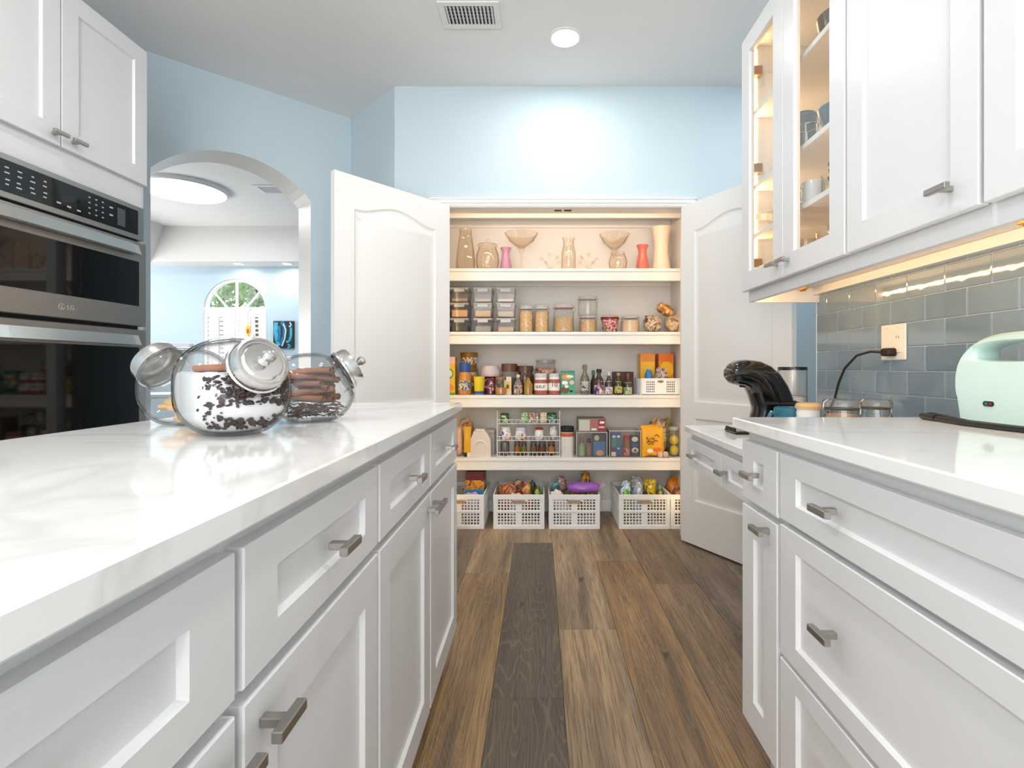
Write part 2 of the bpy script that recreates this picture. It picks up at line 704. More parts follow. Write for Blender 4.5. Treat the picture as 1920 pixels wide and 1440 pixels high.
# ---- pantry front wall (opening between the door leaves), casing and jambs
OX0, OX1, OZ = -0.600, 0.885, 2.008
fw = [(F0.x, 0), (OX0, 0), (OX0, OZ), (OX1, OZ), (OX1, 0), (1.75, 0), (1.75, ZC), (F0.x, ZC)]
struct('wall_pantry_front', MB().prism(fw, YF, YF + 0.12), M_BLUE)
tr = MB()
tr.prism([(OX0 - .045, OZ), (OX1 + .035, OZ), (OX1 + .035, OZ + .016), (OX0 - .045, OZ + .016)], YF - .010, YF)
tr.prism([(OX0 - .052, OZ + .016), (OX1 + .042, OZ + .016), (OX1 + .042, OZ + .038), (OX0 - .052, OZ + .038)], YF - .018, YF)
tr.prism([(OX0 - .060, OZ + .038), (OX1 + .050, OZ + .038), (OX1 + .050, OZ + .046), (OX0 - .060, OZ + .046)], YF - .024, YF)
tr.box(OX0 - .055, OX0, YF - .014, YF, 0, OZ)
tr.box(OX1, OX1 + .045, YF - .014, YF, 0, OZ)
struct('trim_1', tr, M_TRIM)
jb = MB()
jb.box(OX0 - .001, OX1 + .001, YF - .002, YF + .121, OZ - .006, OZ)
jb.box(OX0, OX0 + .012, YF, YF + .121, 0, OZ - .006)
jb.box(OX1 - .012, OX1, YF, YF + .121, 0, OZ - .006)
struct('trim_2', jb, M_TRIM)

# ---- pantry interior
PX0, PX1, PY1 = -0.68, 0.95, 3.77
struct('wall_pantry_back', MB().box(PX0 - .05, PX1 + .05, PY1, PY1 + .08, 0, 2.5), M_PANTRY)
struct('wall_pantry_west', MB().box(PX0 - .06, PX0, YF + .12, PY1, 0, 2.5), M_PANTRY)
struct('wall_pantry_east', MB().box(PX1, PX1 + .06, YF + .12, PY1, 0, 2.5), M_PANTRY)
struct('ceiling_pantry', MB().box(PX0, PX1, YF + .12, PY1, 2.42, 2.48), M_PANTRY)
struct('baseboard_pantry', MB().box(PX0, PX1, PY1 - .014, PY1, 0, .085, .003), M_TRIM)

# ---- short angled wall and the arch wall
d45 = (F0 - C0)
n45 = Vector((d45.y, -d45.x)).normalized()      # away from the room is +? fixed below
def wall2d(p, q, th, poly=None, h=ZC):
    """wall standing on the line p-q, thickness th on the far side; poly is an outline along the line"""
    d = (q - p)
    L = d.length
    d = d / L
    n = Vector((-d.y, d.x))
    if n.y < 0:
        n = -n
    poly = poly or [(0, 0), (L, 0), (L, h), (0, h)]
    return MB().prism(poly, 0, th, lambda a, b, t: (p.x + d.x * a + n.x * t, p.y + d.y * a + n.y * t, b)), d, n
mb, _, _ = wall2d(F0, C0, 0.10)
struct('wall_angle', mb, M_BLUE)
T0, T1, SPR, TOP = 0.262, 1.088, 2.112, 2.300
half = (T1 - T0) / 2
rise = TOP - SPR
R = (half * half + rise * rise) / (2 * rise)
arc = []
for i in range(25):
    a = T0 + (T1 - T0) * i / 24
    arc.append((a, TOP - R + math.sqrt(max(0, R * R - (a - T0 - half) ** 2))))
AH = 2.95
ATH = 0.235
ap = [(0, 0), (T0, 0)] + arc + [(T1, 0), (1.75, 0), (1.75, AH), (0, AH)]
mb, ad, an = wall2d(C0, AEND, ATH, ap, AH)
mb.fm = [0, 0] + [1 if 1 <= i <= 26 else 0 for i in range(len(ap))]
o = struct('wall_arch', mb, [M_BLUE, M_TRIM])

# ---- the other kitchen walls
struct('wall_left', MB().box(-2.62, -2.55, -3.5, AEND.y + .3, 0, ZC), M_BLUE)
backw = [(-2.55, 0), (-2.45, 0), (-2.45, 2.4), (1.75, 2.4), (1.75, 0), (1.9, 0), (1.9, ZC), (-2.55, ZC)]
struct('wall_back', MB().prism(backw, -3.6, -3.5), M_BLUE)
struct('wall_hall', MB().box(1.75, 1.85, YE - .9, YF + .12, 0, ZC), M_BLUE)
wr = struct('wall_right', MB().box(XW + .008, XW + .10, -3.5, YE, 0, ZC), M_BLUE)
struct('trim_3', MB().box(XW - .001, XW + .022, YE - .001, YE + .012, 0.80, 1.40, .002), M_TRIM)

# ---- backsplash: running bond of glass tiles, each a part of the tiled wall
struct('wall_backsplash', MB().box(XW - .0022, XW + .0085, 0.35, YE, 0.55, 1.42), M_GROUT)
TW, TH, G = 0.1524, 0.0762, 0.0018
wbs = bpy.data.objects['wall_backsplash']
tm = MB().box(-.0045, .004, -TW / 2 + G / 2, TW / 2 - G / 2, -TH / 2 + G / 2, TH / 2 - G / 2, .0022).mesh('tile', M_TILE)
th_ = MB().box(-.0045, .004, -TW / 4 + G / 2, TW / 4 - G / 2, -TH / 2 + G / 2, TH / 2 - G / 2, .0022).mesh('tile', M_TILE)
ZT = 1.3365                      # top of the row hidden by the cabinet's light rail, from the photographed joints
for r in range(-1, 8):
    zc = ZT - TH * (r + .5)
    y = YE
    first = True
    while y > 0.72:
        halft = first and (r % 2 == 0)
        w = TW / 2 if halft else TW
        o = bpy.data.objects.new('tile', th_ if halft else tm)
        COL.objects.link(o)
        o.parent = wbs
        o.location = (XW, y - w / 2, zc)
        y -= w
        first = False

# ---- dining room seen through the arch
Z8, ZT9, YD, YT = 2.44, 2.905, 7.19, 6.83
WXC, WHW, WZS, WZT = -4.22, 0.436, 1.865, 2.27
def far_wall():
    n = 20
    pts = [(-6.6, 0), (WXC - WHW, 0), (WXC - WHW, WZS)]
    for i in range(1, n):
        t = PI - PI * i / n
        pts.append((WXC + WHW * math.cos(t), WZS + (WZT - WZS) * math.sin(t)))
    pts += [(WXC + WHW, WZS), (WXC + WHW, 0), (-0.9, 0), (-0.9, Z8 + .05), (-6.6, Z8 + .05)]
    return MB().prism(pts, YD, YD + .12)
struct('wall_dining', far_wall(), M_FARBLUE)
struct('wall_dining_sill', MB().box(WXC - WHW, WXC + WHW, YD, YD + .12, 0, .85), M_FARBLUE)
struct('wall_dining_east', MB().box(-1.35, -1.25, C0.y + .3, YD, 0, 2.95), M_FARBLUE)
dw = [(-0.2, 0), (3.0, 0), (3.0, 0.9), (1.0, 0.9)]
mbw = MB()
mbw.box(-6.7, -6.6, 1.5, 4.2, 0, 2.95)
mbw.box(-6.7, -6.6, 6.2, YD, 0, 2.95)
mbw.box(-6.7, -6.6, 4.2, 6.2, 2.3, 2.95)
struct('wall_dining_west', mbw, M_FARBLUE)
struct('wall_dining_near', MB().box(-6.6, AEND.x + .05, 1.9, 2.0, 0, 2.95), M_FARBLUE)
# tray ceiling: high field, faces stepping down, lower border
cm = MB()
cp = [(-5.0, 2.0), (AEND.x - .1, 2.0), (AEND.x + an.x * ATH, AEND.y + an.y * ATH), (C0.x + an.x * ATH * .5, C0.y + an.y * ATH), (-1.25, C0.y + .3), (-1.25, YT), (-4.93, YT)]
cm.prism(cp, ZT9, ZT9 + .06, lambda a, b, d: (a, b, d))
struct('ceiling_dining', cm, pm('white_ceiling_paint', '#eeeeee', 0.9, var=0.012))
tb = MB()
tb.box(-5.35, -1.25, YT, YT + .03, Z8, ZT9 + .05)
tb.box(-6.6, -1.25, YT + .03, YD, Z8, Z8 + .05)
tb.prism([(-5.12, Z8), (-4.93, ZT9), (-4.93, ZT9 + .05), (-5.2, ZT9 + .05), (-5.2, Z8)], 2.0, YT, lambda a, b, d: (a, d, b))
tb.box(-6.6, -5.12, 2.0, YT + .03, Z8, Z8 + .05)
struct('trim_4', tb, pm('tray_paint', '#dcdbda', 0.85, var=0.012))

# arched window: frame, fan bars, panes, shutters with louvres
win = thing('window_1', None, None, (WXC, YD, 0))
win['kind'] = 'structure'
fr = MB()
outer, inner = [], []
for i in range(25):
    t = PI - PI * i / 24
    outer.append((WHW * math.cos(t), WZS + (WZT - WZS) * math.sin(t)))
    inner.append(((WHW - .035) * math.cos(t), WZS + .012 + (WZT - WZS - .042) * math.sin(t)))
for i in range(24):
    fr.prism([outer[i], outer[i + 1], inner[i + 1], inner[i]], 0.02, .08)
fr.box(-WHW, WHW, .0, .09, WZS - .02, WZS + .015)
fr.box(-.012, .012, .03, .06, WZS, WZT - .02)
for s in (-1, 1):
    a = (s * .13, WZS + .01)
    b = (s * .33, WZS + .24)
    dx, dz = b[0] - a[0], b[1] - a[1]
    l = math.hypot(dx, dz)
    nx, nz_ = -dz / l * .010, dx / l * .010
    fr.prism([(a[0] + nx, a[1] + nz_), (b[0] + nx, b[1] + nz_), (b[0] - nx, b[1] - nz_), (a[0] - nx, a[1] - nz_)], .03, .06)
fr.build('window_frame', M_TRIM, win, smooth=False)
MB().prism([(0.97 * x, 1.0 * z - .01) for x, z in outer], .044, .047).build('pane', M_PANE, win, smooth=False)
MB().box(-WHW + .02, WHW - .02, .095, .098, .86, WZS - .02).build('pane', M_PANE, win, smooth=False)
for s in (-1, 1):
    cx = s * WHW / 2
    w2 = WHW / 2
    sh = MB()
    z0, z1 = .88, WZS - .022
    st = .045
    sh.box(cx - w2 + .004, cx - w2 + .004 + st, .0, .03, z0, z1, .003)
    sh.box(cx + w2 - .004 - st, cx + w2 - .004, .0, .03, z0, z1, .003)
    sh.box(cx - w2 + st, cx + w2 - st, .0, .03, z1 - .10, z1, .003)
    sh.box(cx - w2 + st, cx + w2 - st, .0, .03, z0, z0 + .1, .003)
    p = sh.build('shutter', M_TRIM, win, smooth=False)
    MB().box(cx - .006, cx + .006, -.012, -.004, z0 + .12, z1 - .11).build('tilt_rod', pm('rod_grey', '#b9b9b9', .5), p)
    zz = z1 - .13
    lm = MB()
    lm.M = Matrix.Rotation(math.radians(62 if s < 0 else 20), 4, 'X')
    lm.box(-(w2 - st - .004), w2 - st - .004, -.030, .030, -.004, .004, .002)
    lmm = lm.mesh('louvre', M_TRIM, smooth=False)
    while zz > z0 + .12:
        o = bpy.data.objects.new('louvre', lmm)
        COL.objects.link(o)
        o.parent = p
        o.location = (cx, .016, zz)
        zz -= .062

# leafy shrubs outside the arched window
def shrub(x, y, z, r, h, label, seed, mat):
    t = thing('bush', label, 'bush', (x, y, 0))
    rnd = random.Random(seed)
    st = MB().tube([(0, 0, 0), (.03, 0, z * .5), (0, 0, z)], .03, 6)
    st.build('stem', pm('bark', '#6b5a48', .8), t)
    lf = MB()
    for i in range(420):
        d = Vector((rnd.gauss(0, 1), rnd.gauss(0, 1), rnd.gauss(0, 1))).normalized() * (rnd.random() ** .4)
        p = Vector((d.x * r, d.y * r, z + d.z * h))
        a = rnd.random() * 6.28
        s = .05 + .05 * rnd.random()
        u = Vector((math.cos(a), math.sin(a) * .5, math.sin(a)))
        w = Vector((-math.sin(a), .4, math.cos(a) * .6))
        b = lf.pts([p - u * s, p + w * s * .4, p + u * s, p - w * s * .4])
        lf.face((b, b + 1, b + 2, b + 3))
    o = lf.build('foliage', mat, t, smooth=False)
    o['kind'] = 'stuff'
shrub(-5.72, 9.3, 2.42, .42, .38, 'tall pale green bush outside the arched window, by its centre bar', 3, pm('leaf_light', '#9dbb86', .6, var=.3, vs=3))
shrub(-5.85, 10.7, 2.62, .40, .36, 'lower grey green bush outside the arched window, towards the wall picture', 4, pm('leaf_grey', '#a9bf9c', .6, var=.3, vs=3))

# ================================================================== PANTRY DOOR LEAVES
def offset_poly(poly, d):
    n = len(poly)
    out = []
    for i in range(n):
        p0, p1, p2 = Vector(poly[i - 1]), Vector(poly[i]), Vector(poly[(i + 1) % n])
        a = (p1 - p0).normalized()
        b = (p2 - p1).normalized()
        na = Vector((-a.y, a.x))
        nb = Vector((-b.y, b.x))
        m = (na + nb)
        m = m / max(.35, m.dot(na)) if m.length > 1e-6 else na
        out.append(tuple(p1 + m * d))
    return out

def leaf_mesh(W, H, th, panels, mat):
    me = bpy.data.meshes.new('door_leaf')
    bm = bmesh.new()
    for side, y in ((0, 0.0), (1, th)):
        sg = 1 if side == 0 else -1
        loops = []
        rect = [(0, 0), (W, 0), (W, H), (0, H)]
        vs = [bm.verts.new((a, y, b)) for a, b in rect]
        loops.append(vs)
        edges = [bm.edges.new((vs[i], vs[(i + 1) % 4])) for i in range(4)]
        for poly in panels:
            pv = [bm.verts.new((a, y, b)) for a, b in poly]
            loops.append(pv)
            edges += [bm.edges.new((pv[i], pv[(i + 1) % len(pv)])) for i in range(len(pv))]
        bmesh.ops.triangle_fill(bm, use_beauty=True, use_dissolve=False, edges=edges)
        # moulding and raised field of each panel
        for pv, poly in zip(loops[1:], panels):
            prev = pv
            for off, dep in ((.010, .007), (.020, .0085), (.024, .0085), (.046, .0015)):
                q = offset_poly(poly, off)
                cur = [bm.verts.new((a, y + sg * dep, b)) for a, b in q]
                for i in range(len(cur)):
                    j = (i + 1) % len(cur)
                    bm.faces.new((prev[i], prev[j], cur[j], cur[i]))
                prev = cur
            bm.faces.new(prev)
        if side == 0:
            first = vs
        else:
            for i in range(4):
                j = (i + 1) % 4
                bm.faces.new((first[i], first[j], vs[j], vs[i]))
    bmesh.ops.recalc_face_normals(bm, faces=bm.faces)
    bm.to_mesh(me)
    bm.free()
    me.materials.append(mat)
    me.shade_smooth()
    me.set_sharp_from_angle(angle=math.radians(20))
    return me

def leaf_panels(W, H):
    s = .105
    a0, a1 = s, W - s
    z0, z1 = .745 + .085, H - .165
    up = [(a0, z0), (a1, z0), (a1, z1)]
    n = 22
    for i in range(1, n):
        t = i / n
        k = .5 - .5 * math.cos(2 * PI * min(1, max(0, (t - .06) / .88)))
        up.append((a1 + (a0 - a1) * t, z1 + .052 * k ** .8))
    up.append((a0, z1))
    lo = [(a0, .255), (a1, .255), (a1, .735), (a0, .735)]
    return [up, lo]

LW, LH = 0.728, 1.992
lm_ = leaf_mesh(LW, LH, .035, leaf_panels(LW, LH), M_DOOR)
hp = Vector((-.562, YF - .002))
npnt = Vector((-1.022, 2.543))
d = (npnt - hp).normalized()
door1 = bpy.data.objects.new('door_1', lm_)
COL.objects.link(door1)
door1['kind'] = 'structure'
door1.location = (hp.x, hp.y, .013)
door1.rotation_euler = (0, 0, math.atan2(d.y, d.x))
hp = Vector((.846, YF - .002))
npnt = Vector((1.198, 2.470))
d = (npnt - hp).normalized()
door2 = bpy.data.objects.new('door_2', lm_)
COL.objects.link(door2)
door2['kind'] = 'structure'
door2.location = (hp.x, hp.y, .013)
door2.rotation_euler = (0, 0, math.atan2(d.y, d.x))
def strike(x):
    return
cat_ = MB().box(-.062, -.028, -.012, .012, -.004, 0, .001).box(.028, .062, -.012, .012, -.004, 0, .001)
t = thing('ball_catch', 'pair of small dark metal catch plates under the pantry door head', 'door catch', (.137, YF + .06, OZ - .006))
MB().box(-.048, -.004, -.012, .012, -.004, 0, .001).build('plate', pm('bronze', '#4a4036', .4, .9), t)
MB().box(.012, .056, -.012, .012, -.004, 0, .001).build('plate', pm('bronze', '#4a4036', .4, .9), t)

# ================================================================== CABINETS
def xf(side, X):
    """local (a, d, z) -> world: a runs along Y, d points out of the cabinet front"""
    return Matrix(((0, side, 0, X), (1, 0, 0, 0), (0, 0, 1, 0), (0, 0, 0, 1)))

def shaker(mb, a0, a1, z0, z1, st=.068, rl=.07, th=.02, rec=.0085, open_=False):
    c = .0018
    def ring(i, d):
        return [(a0 + i, d, z0 + i), (a1 - i, d, z0 + i), (a1 - i, d, z1 - i), (a0 + i, d, z1 - i)]
    def inner(e, d):
        return [(a0 + st + e, d, z0 + rl + e), (a1 - st - e, d, z0 + rl + e), (a1 - st - e, d, z1 - rl - e), (a0 + st + e, d, z1 - rl - e)]
    L = [ring(0, 0), ring(0, th - c), ring(c, th), inner(0, th), inner(.0045, th - rec)]
    if open_:
        L += [inner(.0045, 0), ring(0, 0)]
    B = [mb.pts(r) for r in L]
    for A, C in zip(B, B[1:]):
        for i in range(4):
            j = (i + 1) % 4
            mb.face((A + i, A + j, C + j, C + i))
    if not open_:
        mb.face([B[-1] + i for i in range(4)])
        mb.face([B[0] + i for i in range(4)])
    return mb

def slab(mb, a0, a1, z0, z1, th=.02):
    mb.box(a0, a1, 0, th, z0, z1, .0018)
    return mb

hm = MB()
hm.box(-.0065, .0065, 0, .026, -.0055, .0055, .001)
hm.box(-.029, .029, .024, .036, -.0065, .0065, .0012)
def handle(parent, side, X, a, z, th=.02):
    key = 'h%d' % side
    if key not in _hm:
        m2 = MB()
        m2.M = xf(side, 0)
        m2.box(-.0065, .0065, 0, .026, -.0055, .0055, .001)
        m2.box(-.029, .029, .024, .036, -.0065, .0065, .0012)
        _hm[key] = m2.mesh('handle', M_NICKEL)
    o = bpy.data.objects.new('handle', _hm[key])
    COL.objects.link(o)
    o.parent = parent
    o.location = (side * th + X, a, z)
    return o
_hm = {}

def cabinet(name, label, cat, side, X, depth, y0, y1, z0, z1, fronts, kick=True, group=None, carc=True):
    """X: plane of the door faces' outer side; fronts: (kind, a0, a1, z0, z1, [(a, z) handles])"""
    yc = (y0 + y1) / 2
    t = thing(name, label, cat, (X - side * .02, yc, 0), group=group)
    if carc:
        cb = MB()
        cb.M = xf(side, 0)
        cb.box(y0 - yc, y1 - yc, -depth, 0, z0, z1)
        cb.build('carcass', M_WHITE, t, smooth=False)
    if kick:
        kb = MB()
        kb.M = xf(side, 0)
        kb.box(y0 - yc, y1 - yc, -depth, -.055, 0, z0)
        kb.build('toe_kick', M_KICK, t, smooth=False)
    for kind, a0, a1, b0, b1, hs in fronts:
        mb = MB()
        mb.M = xf(side, 0)
        if kind == 'drawer':
            shaker(mb, a0 - yc, a1 - yc, b0, b1, .068, .042)
        else:
            shaker(mb, a0 - yc, a1 - yc, b0, b1)
        p = mb.build(kind, M_WHITE, t, smooth=False)
        for (a, z) in hs:
            handle(p, side, 0, a - yc, z)
    return t

# ---- island
XI = -0.301
DZ0, DZ1, RZ0, RZ1 = .705, .100, .700, .860
def isl(y0, y1, doors, label, drawers):
    fr = []
    g = .007
    for a0, a1 in drawers:
        fr.append(('drawer', a0 + g, a1 - g, .714, .860, [((a0 + a1) / 2, .788)]))
    for a0, a1, ha in doors:
        fr.append(('door', a0 + g, a1 - g, .100, .698, [(ha, .661)]))
    return cabinet('base_cabinet', label, 'cabinet', 1, XI, .60, y0, y1, .095, .884, fr, group='island cabinets')
isl(.970, 1.892, [(.970, 1.428, 1.395), (1.428, 1.892, 1.468)], 'white island cabinet at the pantry end, two drawers over paired doors', [(.970, 1.428), (1.428, 1.892)])
isl(.521, .970, [(.521, .970, .563)], 'white island cabinet with single drawer over single door, in front of the cookie jars', [(.521, .970)])
isl(.064, .521, [(.064, .521, .479)], 'white island cabinet cut by the bottom corner of the view, drawer with large recessed panel', [(.064, .521)])
isl(-.393, .064, [(-.393, .064, -.35)], 'white island cabinet beside the camera, outside the picture', [(-.393, .064)])
iw = MB().box(-.957, -.286, -.45, 1.913, .8842, .9142, .003)
tag(iw.build('worktop', M_QUARTZ), 'white veined quartz island worktop carrying the three slanted jars', 'worktop')

# ---- right-hand base run
XR = .516
fr = [('drawer', 1.129, 1.322, .716, .860, [(1.2255, .788)]), ('door', 1.129, 1.322, .163, .700, [(1.17, .676)])]
cabinet('base_cabinet', 'narrow white base cabinet at the worktop end, small drawer over slim door', 'cabinet', -1, XR, .60, 1.122, 1.328, .15, .884, fr)
fr = []
for b0, b1, hz in ((.720, .860, .793), (.4325, .7085, .577), (.163, .4235, .30)):
    fr.append(('drawer' if b0 > .7 else 'drawer_deep', .218, 1.115, b0, b1, [(.905, hz), (.43, hz)]))
fr = [('drawer' if k == 'drawer_deep' else k, a, b, c, d_, h) for k, a, b, c, d_, h in fr]
cabinet('base_cabinet', 'wide white base cabinet with three stacked drawers under the mint appliance', 'cabinet', -1, XR, .60, .211, 1.122, .15, .884, fr)
cabinet('base_cabinet', 'white base cabinet beyond the wide drawer unit, outside the picture', 'cabinet', -1, XR, .60, -.70, .211, .15, .884,
        [('drawer', -.693, .204, .72, .86, [(-.25, .793)]), ('door', -.693, .204, .163, .7085, [(-.25, .66)])])
ww = MB().box(.500, XW, -.75, 1.350, .8872, .9142, .003)
tag(ww.build('worktop', M_QUARTZ), 'white quartz worktop running under the mint appliance along the tiled wall', 'worktop')

# ---- lower desk behind the base run
dk = thing('desk', 'low white desk with two handles on its drawers and open knee space', 'desk', (.633, 1.76, 0))
XD = .633
mb = MB()
mb.M = xf(-1, 0)
mb.box(1.352 - 1.76, 2.16 - 1.76, -.50, 0, .645, .772)
mb.build('carcass', M_WHITE, dk, smooth=False)
for a0, a1, ha in ((1.36, 1.745, 1.70), (1.755, 2.155, 2.02)):
    mb = MB()
    mb.M = xf(-1, 0)
    shaker(mb, a0 - 1.76, a1 - 1.76, .640, .752, .060, .036)
    p = mb.build('drawer', M_WHITE, dk, smooth=False)
    handle(p, -1, 0, ha - 1.76, .698)
tag(MB().box(.607, XW, 1.352, 2.180, .775, .800, .003).build('worktop', M_QUARTZ), 'lower white desk top carrying the black coffee machine', 'worktop')
MB().box(.40, .52, -.40, -.385, 0, .645).build('end_panel', M_WHITE, dk, smooth=False)

# ---- wall cabinets
XU = .8416
ZU0, ZU1 = 1.356, 2.392
def wall_cab(label, y0, y1, fronts):
    return cabinet('wall_cabinet', label, 'cabinet', -1, XU, .298, y0, y1, 1.372, 2.392, fronts, kick=False)
wall_cab('white wall cabinet with one solid door beside the glass doors', .991, 1.429, [('door', .996, 1.423, ZU0, ZU1, [(1.062, 1.408)])])
wall_cab('white wall cabinet over the mint appliance, cut by the edge of the view', .545, .991, [('door', .550, .985, ZU0, ZU1, [(.60, 1.408)])])
wall_cab('white wall cabinet above the worktop, outside the picture', .10, .545, [('door', .105, .539, ZU0, ZU1, [(.15, 1.408)])])
gy0, gy1 = 1.429, 2.166
gc = thing('glass_cabinet', 'white wall cabinet with two lit glass doors and shelves of mugs', 'cabinet', (XU + .02, (gy0 + gy1) / 2, 0))
gm = (gy0 + gy1) / 2
mb = MB()
mb.M = xf(-1, 0)
H2 = (gy1 - gy0) / 2
t_ = .016
mb.box(-H2, -H2 + t_, -.298, 0, 1.372, 2.392)
mb.box(H2 - t_, H2, -.298, 0, 1.372, 2.392)
mb.box(-H2 + t_, H2 - t_, -.298, 0, 1.372, 1.388)
mb.box(-H2 + t_, H2 - t_, -.298, 0, 2.376, 2.392)
mb.box(-H2 + t_, H2 - t_, -.298, -.292, 1.388, 2.376)
mb.build('carcass', M_WHITE, gc, smooth=False)
for z in (1.590, 1.790, 2.094):
    mb = MB()
    mb.M = xf(-1, 0)
    mb.box(-H2 + t_ + .001, H2 - t_ - .001, -.291, -.018, z - .018, z, .001)
    mb.build('shelf', M_INSIDE, gc, smooth=False)
mb = MB()
mb.M = xf(-1, 0)
mb.box(H2 - t_ - .012, H2 - t_, -.29, -.03, 1.652, 1.677, .001)
mb.build('cleat', M_INSIDE, gc, smooth=False)
for s, (a0, a1, ha) in ((0, (gy0 + .005, gm - .0015, gm - .040)), (1, (gm + .0015, gy1 - .003, gm + .042))):
    mb = MB()
    mb.M = xf(-1, 0)
    shaker(mb, a0 - gm, a1 - gm, ZU0, ZU1, .074, .074, open_=True)
    p = mb.build('door', M_WHITE, gc, smooth=False)
    pb = MB()
    pb.M = xf(-1, 0)
    pb.box(a0 + .072 - gm, a1 - .072 - gm, .006, .009, ZU0 + .072, ZU1 - .072)
    pb.build('pane', M_PANE, p, smooth=False)
    handle(p, -1, 0, ha - gm, 1.408)
    hy = (a1 - .03 if s else a0 + .03) - gm
    for z in (1.47, 1.86, 2.26):
        hb = MB()
        hb.M = xf(-1, 0)
        hb.box((H2 - t_ - .03) if s else (-H2 + t_), (H2 - t_) if s else (-H2 + t_ + .03), -.05, -.002, z - .02, z + .02, .003)
        hb.build('hinge', pm('brass', '#b58a4c', .35, .9), p)
# light rail below the wall cabinets and the LED strips
rail = MB()
rail.box(.869, .887, -.0, 2.158, 1.3127, 1.3715, .002)
rail.box(.887, XW, 2.146, 2.158, 1.3127, 1.3715)
rail.box(1.128, XW, .0, 2.146, 1.342, 1.3715, .001)
tag(rail.build('light_rail', M_WHITE, smooth=False), 'white light rail along the bottom of the wall cabinets', 'trim')
led = thing('led_strip', 'warm LED strip on the hidden back of the light rail facing the tiles', 'light strip', (.8875, 1.2, 1.340))
MB().box(.0, .002, -1.15, .94, .0, .012).build('channel', pm('channel_cream', '#f6e3b6', .5), led, smooth=False)
db = MB()
for i in range(120):
    y = -1.1 + i * .0167
    db.box(.002, .0045, y - .0018, y + .0018, .004, .008)
o = db.build('diode', pm('diode_warm', '#ffd27a', .5, emit='#ffd08a', es=90, var=0), led, smooth=False)
o['kind'] = 'stuff'
for i, (y, lb) in enumerate(((1.12, 'amber cable clip under the solid door wall cabinet'), (2.09, 'amber cable clip under the glass door cabinet'))):
    cl = thing('cable_clip', lb, 'clip', (1.06, y, 1.3465))
    MB().sphere(.014, .032, .009, (0, 0, .016), 14, 8, .8).build('cover', pm('amber_plastic', '#c98a1e', .2, coat=.6), cl)
    MB().box(-.006, .006, -.014, .014, .004, .010, .002).build('lens', pm('amber_dark', '#7a4a0c', .3), cl)
ls = thing('led_strip', 'bright vertical LED strip inside the glass door cabinet', 'light strip', (.893, 2.147, 1.40))
MB().box(-.006, .006, 0, .003, .0, .96).build('diffuser', M_LED, ls, smooth=False)

# ================================================================== OVEN TOWER
XT = -1.72
ty0, ty1 = 1.440, 2.277
tcab = thing('oven_tower', 'tall white oven cabinet with two doors above the double oven', 'cabinet', (XT - .02, 1.86, 0))
yc = 1.86
mb = MB()
mb.M = xf(1, 0)
mb.box(ty0 - yc, ty1 - yc, -.62, 0, 1.800, 2.42)
mb.box(ty0 - yc, 1.478 - yc, -.62, 0, 0.1, 1.80)
mb.box(2.245 - yc, ty1 - yc, -.62, 0, 0.1, 1.80)
mb.box(1.478 - yc, 2.245 - yc, -.62, 0, 0.1, .52)
mb.box(1.478 - yc, 2.245 - yc, -.62, -.02, 1.730, 1.80)
mb.box(ty0 - yc, ty1 - yc, -.62, -.06, 0, .1)
mb.build('carcass', M_WHITE, tcab, smooth=False)
mb = MB()
mb.M = xf(1, 0)
mb.box(1.455 - yc, 2.262 - yc, 0, .004, 1.730, 1.826)
mb.build('filler', M_WHITE, tcab, smooth=False)
for a0, a1, ha in ((ty0 + .003, 1.864, 1.835), (1.868, ty1 - .003, 1.912)):
    mb = MB()
    mb.M = xf(1, 0)
    shaker(mb, a0 - yc, a1 - yc, 1.836, 2.424)
    p = mb.build('door', M_WHITE, tcab, smooth=False)
    handle(p, 1, 0, ha - yc, 1.872)

ov = thing('double_oven', 'black stainless double wall oven with two bar handles and touch panel', 'oven', (XT, 1.861, .52))
oy = .379
def obox(mb, a0, a1, d0, d1, z0, z1, c=0.0):
    mb.box(d0, d1, a0, a1, z0 - .52, z1 - .52, c)
    return mb
obox(MB(), -oy + .004, oy - .004, -.55, -.012, .525, 1.725).build('body', M_DARK, ov, smooth=False)
cp_ = MB()
obox(cp_, -oy, oy, -.012, .012, 1.585, 1.727, .002)
cpo = cp_.build('control_panel', M_STEEL, ov, smooth=False)
obox(MB(), -oy + .035, oy - .035, .012, .014, 1.606, 1.708, .0008).build('touch_screen', M_OVGLASS, cpo, smooth=False)
GREY = pm('print_grey', '#b9bcbd', .5)
mk = MB()
rnd = random.Random(5)
for gx in (-.24, -.20, -.16, -.115, -.07):
    for gz in (1.63, 1.645, 1.667, 1.684):
        obox(mk, gx - .010 + rnd.random() * .006, gx + .010 - rnd.random() * .006, .014, .0145, gz - .0022, gz + .0022)
for gx in (.105, .135, .165):
    for gz in (1.628, 1.648, 1.668, 1.688):
        obox(mk, gx - .004, gx + .004, .014, .0145, gz - .0022, gz + .0022)
for gx, gz in ((-.02, 1.628), (.02, 1.625), (.06, 1.623), (.205, 1.68), (.205, 1.65)):
    obox(mk, gx - .008, gx + .008, .014, .0145, gz - .003, gz + .003)
mo = mk.build('print', GREY, cpo, smooth=False)
mo['kind'] = 'stuff'
obox(MB(), .235, .275, .014, .0146, 1.620, 1.690).build('keypad', pm('keypad_grey', '#4c4c4e', .4), cpo, smooth=False)

